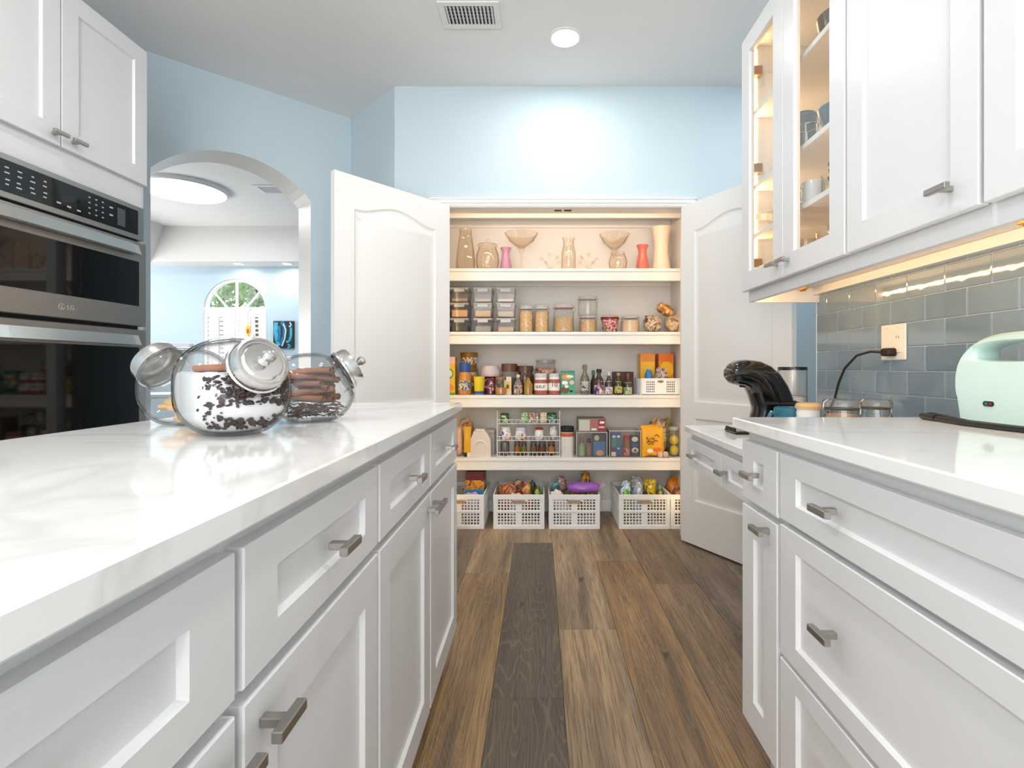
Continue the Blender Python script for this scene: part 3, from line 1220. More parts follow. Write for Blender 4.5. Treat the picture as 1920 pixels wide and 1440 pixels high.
def oven_door(z0, z1, wz0, wz1, hz, nm):
    d_ = MB()
    obox(d_, -oy, oy, -.012, .022, z0, z1, .003)
    d_ = d_.build('oven_door', M_STEEL, ov, smooth=False)
    fr_ = MB()
    obox(fr_, -oy + .039, oy - .039, .022, .0232, wz0 - .004, wz1 + .004)
    fr_.build('window_edge', pm('edge_grey', '#9a9896', .4, .6), d_, smooth=False)
    obox(MB(), -oy + .043, oy - .043, .0228, .0242, wz0, wz1, .0006).build('door_glass', M_OVGLASS, d_, smooth=False)
    h = MB()
    for s in (-1, 1):
        obox(h, s * .27 - .012, s * .27 + .012, .022, .052, hz - .010, hz + .010, .002)
    h.M = Matrix.Identity(4)
    n = 16
    pr = []
    for i in range(n + 1):
        a = -.312 + .624 * i / n
        k = 1 - abs(2 * i / n - 1) ** 8
        pr.append((a, k))
    for (a, k), (a2, k2) in zip(pr, pr[1:]):
        x0, x1 = .040 + .012 * k, .040 + .012 * k2
        b = h.pts([(x0 + .014, a, hz - .019 - .52), (x1 + .014, a2, hz - .019 - .52), (x1, a2, hz + .021 - .52), (x0, a, hz + .021 - .52),
                   (x0 - .016, a, hz - .018 - .52), (x1 - .016, a2, hz - .018 - .52), (x1 - .006, a2, hz + .021 - .52), (x0 - .006, a, hz + .021 - .52)])
        h.face((b, b + 1, b + 2, b + 3))
        h.face((b + 4, b + 5, b + 6, b + 7))
        h.face((b, b + 1, b + 5, b + 4))
        h.face((b + 3, b + 2, b + 6, b + 7))
    h.build('handle', M_STEEL2, d_, ang=40)
    return d_
ud = oven_door(1.218, 1.574, 1.302, 1.490, 1.533, 'upper')
ld = oven_door(.540, 1.203, .66, 1.128, 1.156, 'lower')
# maker's mark: round face emblem and two letters
em = MB()
n = 28
for i in range(n):
    t0, t1 = 2 * PI * i / n, 2 * PI * (i + 1) / n
    if 0.0 <= t0 < .5:
        continue
    em.prism([(.012 * math.cos(t0), .012 * math.sin(t0)), (.012 * math.cos(t1), .012 * math.sin(t1)), (.0098 * math.cos(t1), .0098 * math.sin(t1)), (.0098 * math.cos(t0), .0098 * math.sin(t0))], 0, .0008,
             lambda a, b, dd: (.022 + dd, -.018 + a, 1.259 - .52 + b))
em.prism([(-.001, .006), (.001, .006), (.001, -.005), (.006, -.005), (.006, -.007), (-.001, -.007)], 0, .0008, lambda a, b, dd: (.022 + dd, -.018 + a, 1.259 - .52 + b))
SILV = pm('silver_print', '#d9d6d2', .3, .8)
em.build('emblem', SILV, ud, smooth=False)
text_mesh('lettering', 'LG', .024, SILV, ud, Matrix(((0, 0, 1, .0225), (1, 0, 0, .018), (0, 1, 0, 1.259 - .52), (0, 0, 0, 1))))

# navy wall panel with a white hook beyond the tower, on the arch wall
def on_arch(t, off, z):
    q = C0 + AD * t - an * off
    return (q.x, q.y, z)
ang_a = math.atan2(ad.y, ad.x)
nb = thing('wall_panel', 'narrow navy blue panel with a white hook on the wall between oven tower and arch', 'wall panel', on_arch(1.19, .012, 1.10), ang_a + PI)
MB().box(-.055, .055, -.012, .012, -.45, .255, .003).build('board', pm('navy_paint', '#2f5878', .5, var=.12), nb, smooth=False)
MB().tube([(-.02, -.016, .0), (.015, -.022, .0), (.03, -.026, -.03), (.03, -.026, -.08), (.012, -.02, -.11), (-.015, -.016, -.115)], .007, 8).build('hook', pm('white_enamel', '#eef0f4', .3), nb)
MB().tube([(-.01, -.018, -.115), (-.01, -.018, -.19)], .006, 8).build('tag', pm('white_enamel', '#eef0f4', .3), nb)
MB().sphere(.013, .009, .02, (-.008, -.02, -.04), 10, 8).sphere(.014, .009, .024, (-.006, -.02, -.085), 10, 8).build('key_ring', M_DARK, nb)

# ================================================================== CEILING FITTINGS
vn = thing('ceiling_vent', 'white square ceiling air vent with dark slots beside the recessed light', 'vent', (-.331, 2.474, ZC))
vx, vy = .1435, .094
f_ = MB()
f_.box(-vx, vx, -vy, -vy + .028, -.008, 0, .002).box(-vx, vx, vy - .028, vy, -.008, 0, .002)
f_.box(-vx, -vx + .030, -vy + .028, vy - .028, -.008, 0, .002).box(vx - .030, vx, -vy + .028, vy - .028, -.008, 0, .002)
f_.build('frame', pm('vent_white', '#e6e6e6', .5), vn, smooth=False)
MB().box(-vx + .03, vx - .03, -vy + .028, vy - .028, -.0015, -.0005).build('duct', M_DARK, vn, smooth=False)
sl = MB()
sl.M = Matrix.Rotation(math.radians(35), 4, 'Y')
sl.box(-.006, .006, -vy + .029, vy - .029, -.0006, .0006)
slm = sl.mesh('slat', pm('vent_white', '#e6e6e6', .5), smooth=False)
for i in range(13):
    o = bpy.data.objects.new('slat', slm)
    COL.objects.link(o)
    o.parent = vn
    o.location = (-vx + .038 + i * .0176, 0, -.0065)
bl = MB()
for i in range(4):
    y = -vy + .045 + i * .024
    bl.box(-vx + .03, vx - .03, y - .0015, y + .0015, -.0026, -.0016)
bl.build('blade', pm('vent_grey', '#9ea2a8', .5), vn, smooth=False)
def downlight(x, y, z, r, label, name='recessed_light'):
    t = thing(name, label, 'ceiling light', (x, y, z), group='recessed lights')
    MB().lathe([(r, 0), (r + .014, 0), (r + .014, -.004), (r + .002, -.007), (r - .003, -.004), (r - .003, 0)], 32).build('trim_ring', M_TRIM, t)
    MB().cyl(r - .003, -.0035, -.0015, 32).build('lens', M_LAMP, t, smooth=False)
downlight(.130, 2.646, ZC, .070, 'lit round recessed ceiling light before the pantry doors')
downlight(-4.05, 6.98, Z8, .055, 'lit recessed light in the dining room border above the arched window')
downlight(-3.40, 6.98, Z8, .055, 'lit recessed light in the dining room border above the blue picture')
area('dining_spot', (-4.05, 6.98, Z8 - .02), (0, 0, 0), .1, .1, 2.4, (1, .98, .95), 'DISK')
area('dining_spot', (-3.40, 6.98, Z8 - .02), (0, 0, 0), .1, .1, 3, (1, .98, .95), 'DISK')
t = thing('ceiling_disc_light', 'large flat round lit lamp on the dining room ceiling beyond the arch', 'ceiling light', (-3.68, 5.36, ZT9))
MB().lathe([(0, 0), (.40, 0), (.40, -.03), (.385, -.045)], 48).build('housing', M_TRIM, t)
MB().lathe([(.385, -.045), (.37, -.056), (.2, -.064), (0, -.066)], 48).build('diffuser', pm('disc_lens', '#ffffff', .5, emit='#ffffff', es=8, var=0), t)
area('disc_lamp', (-3.68, 5.36, ZT9 - .08), (0, 0, 0), .7, .7, 30, (1, 1, 1), 'DISK')
vd = thing('ceiling_vent', 'grey grilled air vent on the dining room ceiling near the disc lamp', 'vent', (-2.76, 5.41, ZT9))
MB().box(-.17, .17, -.13, -.10, -.012, 0, .002).box(-.17, .17, .10, .13, -.012, 0, .002).box(-.17, -.14, -.10, .10, -.012, 0).box(.14, .17, -.10, .10, -.012, 0).build('frame', M_TRIM, vd, smooth=False)
MB().box(-.14, .14, -.10, .10, -.002, 0).build('duct', pm('vent_shade', '#8b8d90', .6), vd, smooth=False)
sm_ = MB().box(-.139, .139, -.004, .004, -.010, -.004).mesh('slat', M_TRIM, smooth=False)
for i in range(8):
    o = bpy.data.objects.new('slat', sm_)
    COL.objects.link(o)
    o.parent = vd
    o.location = (0, -.085 + i * .0243, 0)

# ================================================================== DINING ROOM THINGS
pc = thing('wall_picture', 'small abstract picture in black and bright blues on the dining room wall', 'picture', (px(532, YD - .02), YD - .02, pz(627.5, YD - .02)))
MB().box(-.140, .140, -.012, .018, -.188, .188, .002).build('canvas', pm('picture_black', '#131a24', .5), pc, smooth=False)
CY = pm('picture_cyan', '#3aa9c9', .4, var=.3, vs=14)
PB = pm('picture_blue', '#1d6f9c', .4, var=.3, vs=14)
PL = pm('picture_light', '#bfe6ea', .4, var=.2, vs=14)
def brush(path, w, m, dd):
    mb = MB()
    ps = [Vector(p) for p in path]
    for p, q in zip(ps, ps[1:]):
        dv = (q - p).normalized()
        nn = Vector((-dv.y, dv.x)) * w / 2
        mb.prism([tuple(p + nn), tuple(q + nn), tuple(q - nn), tuple(p - nn)], -.012 - dd, -.012)
    return mb.build('brush_stroke', m, pc, smooth=False)
brush([(-.10, .17), (-.11, .05), (-.085, -.08), (-.055, -.15)], .055, CY, .001)
brush([(-.06, .12), (-.05, .0), (-.07, -.1)], .04, PB, .0015)
brush([(-.02, .18), (.02, .1), (.015, -.02), (-.03, -.13)], .05, PB, .001)
brush([(.0, .15), (.035, .06), (.02, -.06), (-.02, -.16)], .016, PL, .002)
brush([(.105, .1), (.105, -.02), (.08, -.09), (.04, -.1)], .03, CY, .001)
brush([(.09, .17), (.11, .13), (.08, .11)], .016, PL, .002)
brush([(-.09, -.14), (-.08, -.185)], .03, PL, .0015)
brush([(.06, -.13), (.1, -.16), (.06, -.18)], .02, CY, .0015)
oc = thing('suncatcher', 'orange and yellow glass suncatcher hanging before the shutters', 'ornament', (px(465, 7.05), 7.05, pz(621, 7.05)))
MB().sphere(.045, .012, .085, (0, 0, 0), 14, 10).build('glass_drop', pm('amber_glass', '#f0b64a', .2, coat=.5, var=.2, vs=20), oc)
MB().sphere(.02, .014, .035, (0, -.006, .0), 10, 8).build('core', pm('rust', '#a4561c', .4), oc)
MB().tube([(0, 0, .08), (0, .0, .25), (0, .09, .32)], .0025, 5).build('cord', M_DARK, oc)
MB().sphere(.01, .008, .02, (0, 0, -.105), 8, 6).build('bead', M_DARK, oc)
pl = thing('plush_toy', 'pale pink plush toy below the suncatcher at the window', 'soft toy', (px(462, 6.9), 6.9, .92))
PK = pm('pale_pink_plush', '#efe2e4', .9, var=.06, vs=30, bump=.4, bs=120)
MB().sphere(.15, .11, .19, (0, 0, .215), 14, 10, 1, .1, 2).build('torso', PK, pl)
MB().sphere(.12, .1, .11, (.0, -.02, .43), 14, 10).build('head', PK, pl)
for s in (-1, 1):
    MB().sphere(.035, .025, .06, (s * .08, 0, .53), 10, 8).build('ear', PK, pl)
ct = thing('console_table', 'white console table under the dining room window', 'table', (px(450, 6.9), 6.88, 0))
MB().box(-.75, .75, -.2, .2, .88, .92, .004).build('table_top', M_TRIM, ct, smooth=False)
for sx in (-1, 1):
    for sy in (-1, 1):
        MB().box(sx * .7 - .025, sx * .7 + .025, sy * .16 - .025, sy * .16 + .025, 0, .88).build('leg', M_TRIM, ct, smooth=False)
ch = thing('high_chair', 'white high-backed chair with cut-out lattice back in the dining room', 'chair', (-4.02, 5.6, 0), .5)
WL = pm('white_lacquer', '#f2eff6', .4)
MB().box(-.22, .22, -.22, .22, .72, .77, .01).build('seat', WL, ch, smooth=False)
for sx in (-1, 1):
    for sy in (-1, 1):
        MB().box(sx * .19 - .02, sx * .19 + .02, sy * .19 - .02, sy * .19 + .02, 0, .72).build('leg', WL, ch, smooth=False)
bk = MB()
bk.box(-.22, -.18, .18, .21, .77, 1.31).box(.18, .22, .18, .21, .77, 1.31).box(-.22, .22, .18, .21, 1.27, 1.31)
for i in range(4):
    z = .84 + i * .11
    bk.tube([(-.18, .195, z), (-.06, .195, z + .07), (.06, .195, z), (.18, .195, z + .07)], .010, 6)
    bk.tube([(-.18, .195, z + .07), (-.06, .195, z), (.06, .195, z + .07), (.18, .195, z)], .010, 6)
bk.build('backrest', WL, ch)

# ================================================================== PANTRY SHELVES
YS, YB = 3.47, PY1
ZS = [2.130, 1.7067, 1.282, .858, .437]
SL = ['topmost white pantry shelf hidden by the door head', 'white pantry shelf holding the glass vases', 'white pantry shelf holding the stacked clear boxes',
      'white pantry shelf holding cartons and the small white basket', 'lowest white pantry shelf holding the wire spice rack']
for z, lb in zip(ZS, SL):
    t = thing('pantry_shelf', lb, 'shelf', ((PX0 + PX1) / 2, YS, z))
    w = (PX1 - PX0) / 2 - .0005
    MB().box(-w, w, 0, YB - YS - .0005, -.021, 0, .002).build('board', M_SHELF, t, smooth=False)
    MB().box(-w, w, .006, .024, -.083, -.021, .003).build('fascia', M_SHELF, t, smooth=False)
    MB().box(-w, w, YB - YS - .019, YB - YS - .0005, -.075, -.021, .002).build('cleat', M_SHELF, t, smooth=False)
for nm, lb, x0, x1, z0, z1 in (('top', 'warm LED strip behind the pantry door head', OX0 + .02, OX1 - .02, 1.972, 1.979),):
    t = thing('led_strip', lb, 'light strip', (.14, YF + .126, 2.026))
    MB().box(-.70, .70, -.004, .004, -.004, .004).build('diffuser', M_LED, t, smooth=False)
for x, lb in ((.893, 'warm vertical LED strip behind the pantry jamb by the coffee machine side'), (-.608, 'warm vertical LED strip behind the pantry jamb by the island side')):
    t = thing('led_strip', lb, 'light strip', (x, YF + .128, .12))
    MB().box(-.004, .004, -.004, .004, 0, 1.84).build('diffuser', M_LED, t, smooth=False)

# ================================================================== SMALL THINGS: builders
PRO = {
    'jar': [(0, 0), (.90, 0), (1, .05), (1, .80), (.84, .92), (.84, 1)],
    'can': [(0, 0), (.97, 0), (1, .02), (1, .98), (.97, 1)],
    'bottle': [(0, 0), (.90, 0), (1, .04), (1, .58), (.80, .72), (.42, .86), (.38, 1)],
    'tub': [(0, 0), (.78, 0), (.82, .03), (.97, .96), (1.0, .97), (1.0, 1)],
    'squat': [(0, 0), (.80, 0), (.96, .12), (1, .4), (.94, .75), (.80, .95), (.80, 1)],
    'barrel': [(0, 0), (.86, 0), (.97, .12), (1, .45), (.95, .85), (.88, 1)],
}
def jar(name, label, cat, u0, u1, vt, Yc, zb, body, lid=None, lf=.14, band=None, bz=(.22, .72), fill=None, ff=.6, shape='jar', group=None,
        lidr=.9, n=20, dome=False, extra=None):
    x = px((u0 + u1) / 2, Yc)
    Rr = (u1 - u0) / 2 * Yc / FPX
    H = pz(vt, Yc) - zb
    t = thing(name, label, cat, (x, Yc, zb), group=group)
    hb = H * (1 - lf) if lid else H
    pr = [(r * Rr, z * hb) for r, z in PRO[shape]]
    top = pr[-1]
    if fill:
        e = .004
        fz = ff * hb
        prf = [(0, e)] + [(max(0, r - e), max(z, e)) for r, z in pr[1:] if z < fz] 
        rl = pr[0][0]
        for (ra, za), (rb, zb_) in zip(pr, pr[1:]):
            if za <= fz <= zb_ and zb_ > za:
                rl = ra + (rb - ra) * (fz - za) / (zb_ - za)
        prf += [(max(.001, rl - e), fz), (0, fz + Rr * .08)]
        MB().lathe(prf, n).build('contents', fill, t)
    MB().lathe(pr + [(0, top[1])], n).build('body', body, t)
    if lid:
        r = max(top[0], Rr * lidr)
        if dome:
            MB().lathe([(r, hb - H * .04), (r * 1.04, hb), (r, hb + H * lf * .4), (r * .8, H * .985), (0, H)], n).build('lid', lid, t)
        else:
            MB().lathe([(0, hb - .001), (r, hb - .001), (r, H - .003), (r - .003, H), (0, H)], n).build('lid', lid, t)
    if band:
        def rad(zz):
            for (ra, za), (rb, zb_) in zip(pr, pr[1:]):
                if za <= zz <= zb_ and zb_ > za:
                    return ra + (rb - ra) * (zz - za) / (zb_ - za)
            return Rr
        a, b = bz[0] * hb, bz[1] * hb
        MB().lathe([(rad(a) + .0007, a), (rad((a + b) / 2) + .0007, (a + b) / 2), (rad(b) + .0007, b)], n).build('paper_label', band, t)
    return t

def carton(name, label, cat, u0, u1, vt, Yf, zb, depth, col, prints=(), rz=0, group=None, top=None):
    """upright box with its front at Yf; prints: (a0, a1, b0, b1, material, round?) as fractions of the front"""
    x = px((u0 + u1) / 2, Yf)
    W = (u1 - u0) * Yf / FPX
    H = pz(vt, Yf) - zb
    t = thing(name, label, cat, (x, Yf + depth / 2, zb), rz, group)
    MB().box(-W / 2, W / 2, -depth / 2, depth / 2, 0, H, .0015).build('box', col, t, smooth=False)
    for i, p in enumerate(prints):
        a0, a1, b0, b1, m = p[:5]
        mb = MB()
        d = -depth / 2 - .0004 - .0003 * i
        if len(p) > 5 and p[5]:
            cx, cz = (a0 + a1) / 2, (b0 + b1) / 2
            n = 18
            poly = [(-W / 2 + W * (cx + (a1 - a0) / 2 * math.cos(2 * PI * k / n)), H * (cz + (b1 - b0) / 2 * math.sin(2 * PI * k / n))) for k in range(n)]
            mb.prism(poly, d, -depth / 2)
        else:
            mb.box(-W / 2 + W * a0, -W / 2 + W * a1, d, -depth / 2, H * b0, H * b1)
        mb.build('print', m, t, smooth=False)
    return t

def bag(name, label, u0, u1, vt, Yc, zb, dep, mat, seed=1, cat='bag', group=None, e=.75, crimp=None, tilt=0.0, rz=0.0, zlow=None):
    """soft filled packet: lumpy pillow, with a crimped strip along its top"""
    x = px((u0 + u1) / 2, Yc)
    W = (u1 - u0) / 2 * Yc / FPX
    H = (pz(vt, Yc) - zb) / 2
    t = thing(name, label, cat, (x, Yc, zb), rz, group)
    M = Matrix.Translation((0, 0, H)) @ Matrix.Rotation(tilt, 4, 'Y')
    mb = MB()
    mb.M = M
    def sq(q):
        k = max(0.0, q[2] / H - .55) / .45
        return [q[0] * (1 + .12 * k), q[1] * (1 - .8 * min(1, k)), q[2]]
    mb.sphere(W * .93, dep / 2, H * .97, (0, 0, 0), 18, 12, e, .22, seed, sq)
    zmin = min(v[2] for v in mb.v)
    mb.v = [(v[0], v[1], v[2] - zmin * (1 if v[2] < H else 1)) for v in mb.v]
    mb.build('pouch', mat, t, ang=60)
    if crimp:
        c = MB()
        c.M = M
        n = 9
        for i in range(n):
            a0, a1 = -W * .8 + 1.6 * W * i / n, -W * .8 + 1.6 * W * (i + 1) / n
            y0, y1 = (.003 if i % 2 else -.003), (-.003 if i % 2 else .003)
            b = c.pts([(a0, y0, H * .80), (a1, y1, H * .80), (a1, y1 * 1.3, H * 1.0), (a0, y0 * 1.3, H * 1.0)])
            c.face((b, b + 1, b + 2, b + 3))
            b = c.pts([(a0, y0 + .001, H * .80), (a1, y1 + .001, H * .80), (a1, y1 * 1.3 + .001, H * 1.0), (a0, y0 * 1.3 + .001, H * 1.0)])
            c.face((b, b + 1, b + 2, b + 3))
        c.build('seal', crimp, t, smooth=False)
    return t

# ---- shelf of glass vases
Z1 = ZS[1]
Yv = 3.60
def vase(name, label, cat, u0, u1, vt, prof, mat, sides=24, ph=0, Yc=Yv, th=.004, solid=False):
    x = px((u0 + u1) / 2, Yc)
    Rr = (u1 - u0) / 2 * Yc / FPX
    H = pz(vt, Yc) - Z1
    t = thing(name, label, cat, (x, Yc, Z1))
    out = [(r * Rr, z * H) for r, z in prof]
    inn = [(max(.001, r - th), max(z, .008)) for r, z in out[::-1]]
    MB().lathe([(0, 0)] + out + inn + [(0, .008)], sides, ph=ph).build('body', mat, t, ang=25 if sides < 12 else 40)
    return t, Rr, H
vase('tall_vase', 'tall tapering clear glass vase at the island end of the vase shelf', 'vase', 855, 891, 430,
     [(.80, 0), (.98, .10), (1, .22), (.9, .5), (.72, .78), (.62, .93), (.66, 1)], M_GLASSW, 10)
t, Rr, H = vase('cookie_jar', 'round clear glass cookie jar with glass lid on the vase shelf', 'jar', 892, 936, 463,
                [(.7, 0), (.93, .14), (1, .42), (.95, .7), (.78, .92), (.74, 1)], M_GLASSW, 16)
MB().lathe([(.80 * Rr, H), (.86 * Rr, H + .006), (.80 * Rr, H + .016), (.3 * Rr, H + .028), (.08 * Rr, H + .032)], 24).build('lid', M_GLASSW, t)
MB().sphere(.012, .012, .014, (0, 0, H + .044), 10, 8).build('knob', M_GLASSW, t)
hour = [(.86, 0), (1, .04), (.94, .25), (.70, .58), (.60, .72), (.66, .84), (.92, 1)]
vase('bud_vase', 'small pink vase with pinched neck on the glass vase shelf', 'vase', 937, 960, 465, hour, pm('pink_glaze', '#c08aa8', .3, coat=.3), 20)
vase('bud_vase', 'small coral red vase with pinched neck on the glass vase shelf', 'vase', 1192, 1217, 460, hour, pm('coral_glaze', '#d8705f', .3, coat=.3), 20)
def goblet(u0, u1, vt, stem_v, label, Yc):
    x = px((u0 + u1) / 2, Yc)
    Rr = (u1 - u0) / 2 * Yc / FPX
    H = pz(vt, Yc) - Z1
    hs = pz(stem_v, Yc) - Z1
    t = thing('giant_goblet', label, 'glass', (x, Yc, Z1))
    MB().lathe([(0, hs), (.22 * Rr, hs + .006), (.72 * Rr, hs + (H - hs) * .5), (1 * Rr, H), (.97 * Rr, H), (.68 * Rr, hs + (H - hs) * .52), (.18 * Rr, hs + .016), (0, hs + .012)], 28).build('bowl', M_GLASSW, t)
    MB().lathe([(.018, hs + .004), (.022, hs - .012), (.010, hs - .03), (.008, .03), (.014, .012), (.05, .006), (.055, 0), (0, 0)], 20).build('stem', M_GLASSW, t)
goblet(946, 1009, 438, 466, 'giant martini glass beside the pink vase', 3.63)
goblet(1124, 1180, 440, 470, 'giant martini glass behind the round bowl near the coral vase', 3.68)
vase('milk_bottle_vase', 'clear glass bottle vase between the two crystal flower ornaments', 'vase', 1052, 1080, 446,
     [(.88, 0), (.97, .03), (.95, .55), (.82, .66), (.72, .78), (.72, .93), (.86, .97), (.86, 1)], M_GLASSW, 22)
vase('glass_bowl', 'round clear glass bowl before a giant martini glass', 'bowl', 1141, 1176, 474,
     [(.6, 0), (.9, .15), (1, .42), (.92, .7), (.7, .92), (.78, 1)], M_GLASSW, 24, Yc=3.56)
vase('flared_vase', 'tall waisted frosted cream vase by the coral red vase', 'vase', 1221, 1258, 427,
     [(.92, 0), (.98, .03), (.80, .25), (.70, .5), (.76, .75), (.95, .97), (1, 1)], pm('frosted_cream', '#f3dcc4', .5, var=.03), 20)
def crystal(u, label, flip):
    Yc = 3.58
    t = thing('crystal_flowers', label, 'ornament', (px(u, Yc), Yc, Z1))
    MB().lathe([(0, 0), (.042, 0), (.044, .006), (.03, .018), (0, .022)], 20).build('base', M_GLASSW, t)
    for i, (dx, dz, bend) in enumerate(((-.055, .085, .02), (0, .115, 0), (.05, .095, .02), (.062, .062, .03), (-.03, .06, .01))):
        dx *= flip
        st = MB().tube([(dx * .1, 0, .018), (dx * .45, .004, dz * .7), (dx, 0, dz)], .0025, 6)
        s = st.build('stem', M_GLASSW, t)
        fb = MB()
        for k in range(6):
            a = 2 * PI * k / 6
            fb.sphere(.010, .004, .006, (dx + .010 * math.cos(a), -.004, dz + .010 * math.sin(a)), 8, 6)
        fb.sphere(.005, .005, .005, (dx, -.008, dz), 8, 6)
        fb.build('blossom', M_GLASSW, s)
crystal(1031, 'crystal flower ornament on the pink vase side of the bottle vase', 1)
crystal(1104, 'crystal flower ornament on the coral vase side of the bottle vase', -1)

# ---- shelf of clear boxes and clip jars
Z2 = ZS[2]
RICE = pm('filling_rice', '#e0c9ac', .7, var=.25, vs=60)
fills = [pm('filling_tan', '#b59a83', .7, var=.25, vs=50), pm('filling_taupe', '#a89384', .7, var=.2, vs=50), pm('filling_cream', '#cdbfae', .7, var=.2, vs=50),
         pm('filling_peach', '#e8b48c', .7, var=.2, vs=60), pm('filling_sand', '#d8b285', .7, var=.25, vs=60), pm('filling_oat', '#c8b7a2', .7, var=.2, vs=60),
         pm('filling_dark', '#3d3a35', .7, var=.3, vs=50), pm('filling_stone', '#a39d96', .7, var=.2, vs=50), pm('filling_wheat', '#bda07f', .7, var=.2, vs=50)]
rown = ['bottom row', 'middle row', 'top row']
coln = ['column mostly hidden by the door leaf', 'first full column', 'second full column', 'column beside the pasta jars']
what = {(2, 1): 'tan flakes', (2, 2): 'taupe flakes', (2, 3): 'cream flakes', (1, 1): 'peach grains', (1, 2): 'sandy grains', (1, 3): 'pale oats',
        (0, 1): 'dark beans', (0, 2): 'grey seeds', (0, 3): 'brown wheat', (0, 0): 'dark seeds', (1, 0): 'pale grains', (2, 0): 'pale grains'}
heights = {2: .34, 1: .62, 0: .62}
BWd, BDp, BHt = .128, .20, .098
for c, uc in enumerate((823, 861, 905, 948)):
    for r in range(3):
        zb = Z2 + r * (BHt + .006)
        t = thing('storage_box', 'clear lidded box of %s, %s, %s' % (what[(r, c)], rown[r], coln[c]), 'storage box',
                  (px(uc, 3.52), 3.52 + BDp / 2, zb), group='stacked clear storage boxes')
        f = fills[(2 - r) * 3 + max(0, c - 1)]
        w, d = BWd / 2, BDp / 2
        hh = BHt - .016
        mb = MB()
        bw = .86
        L = [[(-w * bw, -d * bw, 0), (w * bw, -d * bw, 0), (w * bw, d * bw, 0), (-w * bw, d * bw, 0)], [(-w * .96, -d * .96, hh), (w * .96, -d * .96, hh), (w * .96, d * .96, hh), (-w * .96, d * .96, hh)]]
        b0, b1 = mb.pts(L[0]), mb.pts(L[1])
        mb.face([b0 + i for i in range(4)])
        for i in range(4):
            j = (i + 1) % 4
            mb.face((b0 + i, b0 + j, b1 + j, b1 + i))
        mb.build('body', M_ACRYL, t, smooth=False)
        fh = hh * heights[r] * (1.1 - .1 * c)
        MB().box(-w * .83, w * .83, -d * .83, d * .83, .003, fh, .006).build('contents', f, t, smooth=False)
        MB().box(-w, w, -d, d, hh, BHt, .004).build('lid', M_LIDP, t, smooth=False)
        MB().box(-w * .55, w * .55, -d - .005, -d, hh - .016, hh + .008, .002).build('highlight_strip', M_LIDP, t, smooth=False)  # added strip standing in for the white highlight on the box front
PASTA = printed('pasta', ['#c99a5c', '#e2bd84', '#d8ac6c', '#ecd2a2'], 70, .6)
OAT = printed('oats', ['#b98f5f', '#d2ab77', '#c79d69', '#dcbc8c'], 110, .7)
Y2 = 3.57
def clipjar(u0, u1, vt, label, fill, ff, zb=Z2, Yc=Y2, seal=None, name='clip_jar'):
    t = jar(name, label, 'jar', u0, u1, vt, Yc, zb, M_ACRYL, M_LIDP, .12, fill=fill, ff=ff, group=None, lidr=.95)
    Rr = (u1 - u0) / 2 * Yc / FPX
    H = pz(vt, Yc) - zb
    MB().lathe([(Rr * .95, H * .855), (Rr * .985, H * .865), (Rr * .95, H * .88)], 20).build('gasket', seal or pm('gasket_grey', '#cfcac4', .5), t)
    MB().tube([(Rr * .95, 0, H * .70), (Rr * 1.10, 0, H * .78), (Rr * 1.06, 0, H * .90), (Rr * .9, 0, H * .95)], .002, 6).build('wire_clip', M_NICKEL, t)
    MB().tube([(-Rr * .95, 0, H * .78), (-Rr * 1.06, 0, H * .84), (-Rr * .95, 0, H * .9)], .002, 6).build('wire_hinge', M_NICKEL, t)
    return t
clipjar(973, 1000, 573, 'tall glass jar of yellow pasta beside the clear boxes', PASTA, .88)
clipjar(1002, 1029, 573, 'tall glass jar of pasta beside the wide clip-top jar', PASTA, .84)
clipjar(1038, 1076, 571, 'wide glass clip-top jar half full of oats with a pink gasket', OAT, .58, seal=pm('gasket_pink', '#d99a92', .5))
clipjar(1086, 1119, 592, 'glass clip-top jar of oats under an empty glass jar', OAT, .80)
z_ = pz(592, Y2)
clipjar(1084, 1120, 557, 'empty glass clip-top jar standing on the jar of oats', None, 0, zb=z_ + .001)
clipjar(1164, 1198, 593, 'short glass clip-top jar of pale flour beside the red striped canister', pm('filling_flour', '#e2c3a0', .7, var=.1), .80)
RED = pm('red_print', '#b3202a', .4)
t = jar('canister', 'round canister with red and white stripes and a dark red lid', 'canister', 1127, 1160, 593, Y2, Z2, printed('red_white_stripe', ['#a51d27', '#e9dfd6', '#b3202a', '#4c6b45'], 40, .4, (1, 1, 2)),
        pm('dark_red_lid', '#7c1a24', .4), .22, lidr=1.05, shape='tub')
MB().box(-.003, .003, -.004, -.003, .09, .17).build('ribbon', pm('grey_ribbon', '#b9b6bd', .5), t, smooth=False)
MB().lathe([(.063, .105), (.0655, .108), (.063, .111)], 20).build('rim_band', pm('cream_band', '#efe6da', .4), t)
KRAFT = printed('kraft_print', ['#8a6a4c', '#b89a7a', '#d6c3ac', '#6d4a34'], 30, .5)
bag('snack_bag', 'brown printed snack bag slumped beside the short flour jar', 1206, 1241, 592, 3.58, Z2, .10, KRAFT, 3, crimp=KRAFT)
TANB = printed('tan_print', ['#c49a74', '#dcb890', '#e3c8a6', '#a0704c'], 22, .5)
bag('snack_bag', 'round tan snack bag at the far end of the clip jar shelf', 1246, 1284, 592, 3.60, Z2, .12, TANB, 5)
ORB = printed('orange_brown_print', ['#8c4a1c', '#c87a26', '#dca850', '#f0dfb8'], 24, .45)
bag('snack_bag', 'orange and brown snack bag lying on top of the tan bags', 1229, 1264, 574, 3.60, pz(594, 3.60), .08, ORB, 8, crimp=ORB, tilt=.5)
bag('snack_bag', 'small black snack bag behind the tan bag', 1266, 1280, 579, 3.70, Z2, .08, M_DARK, 9)

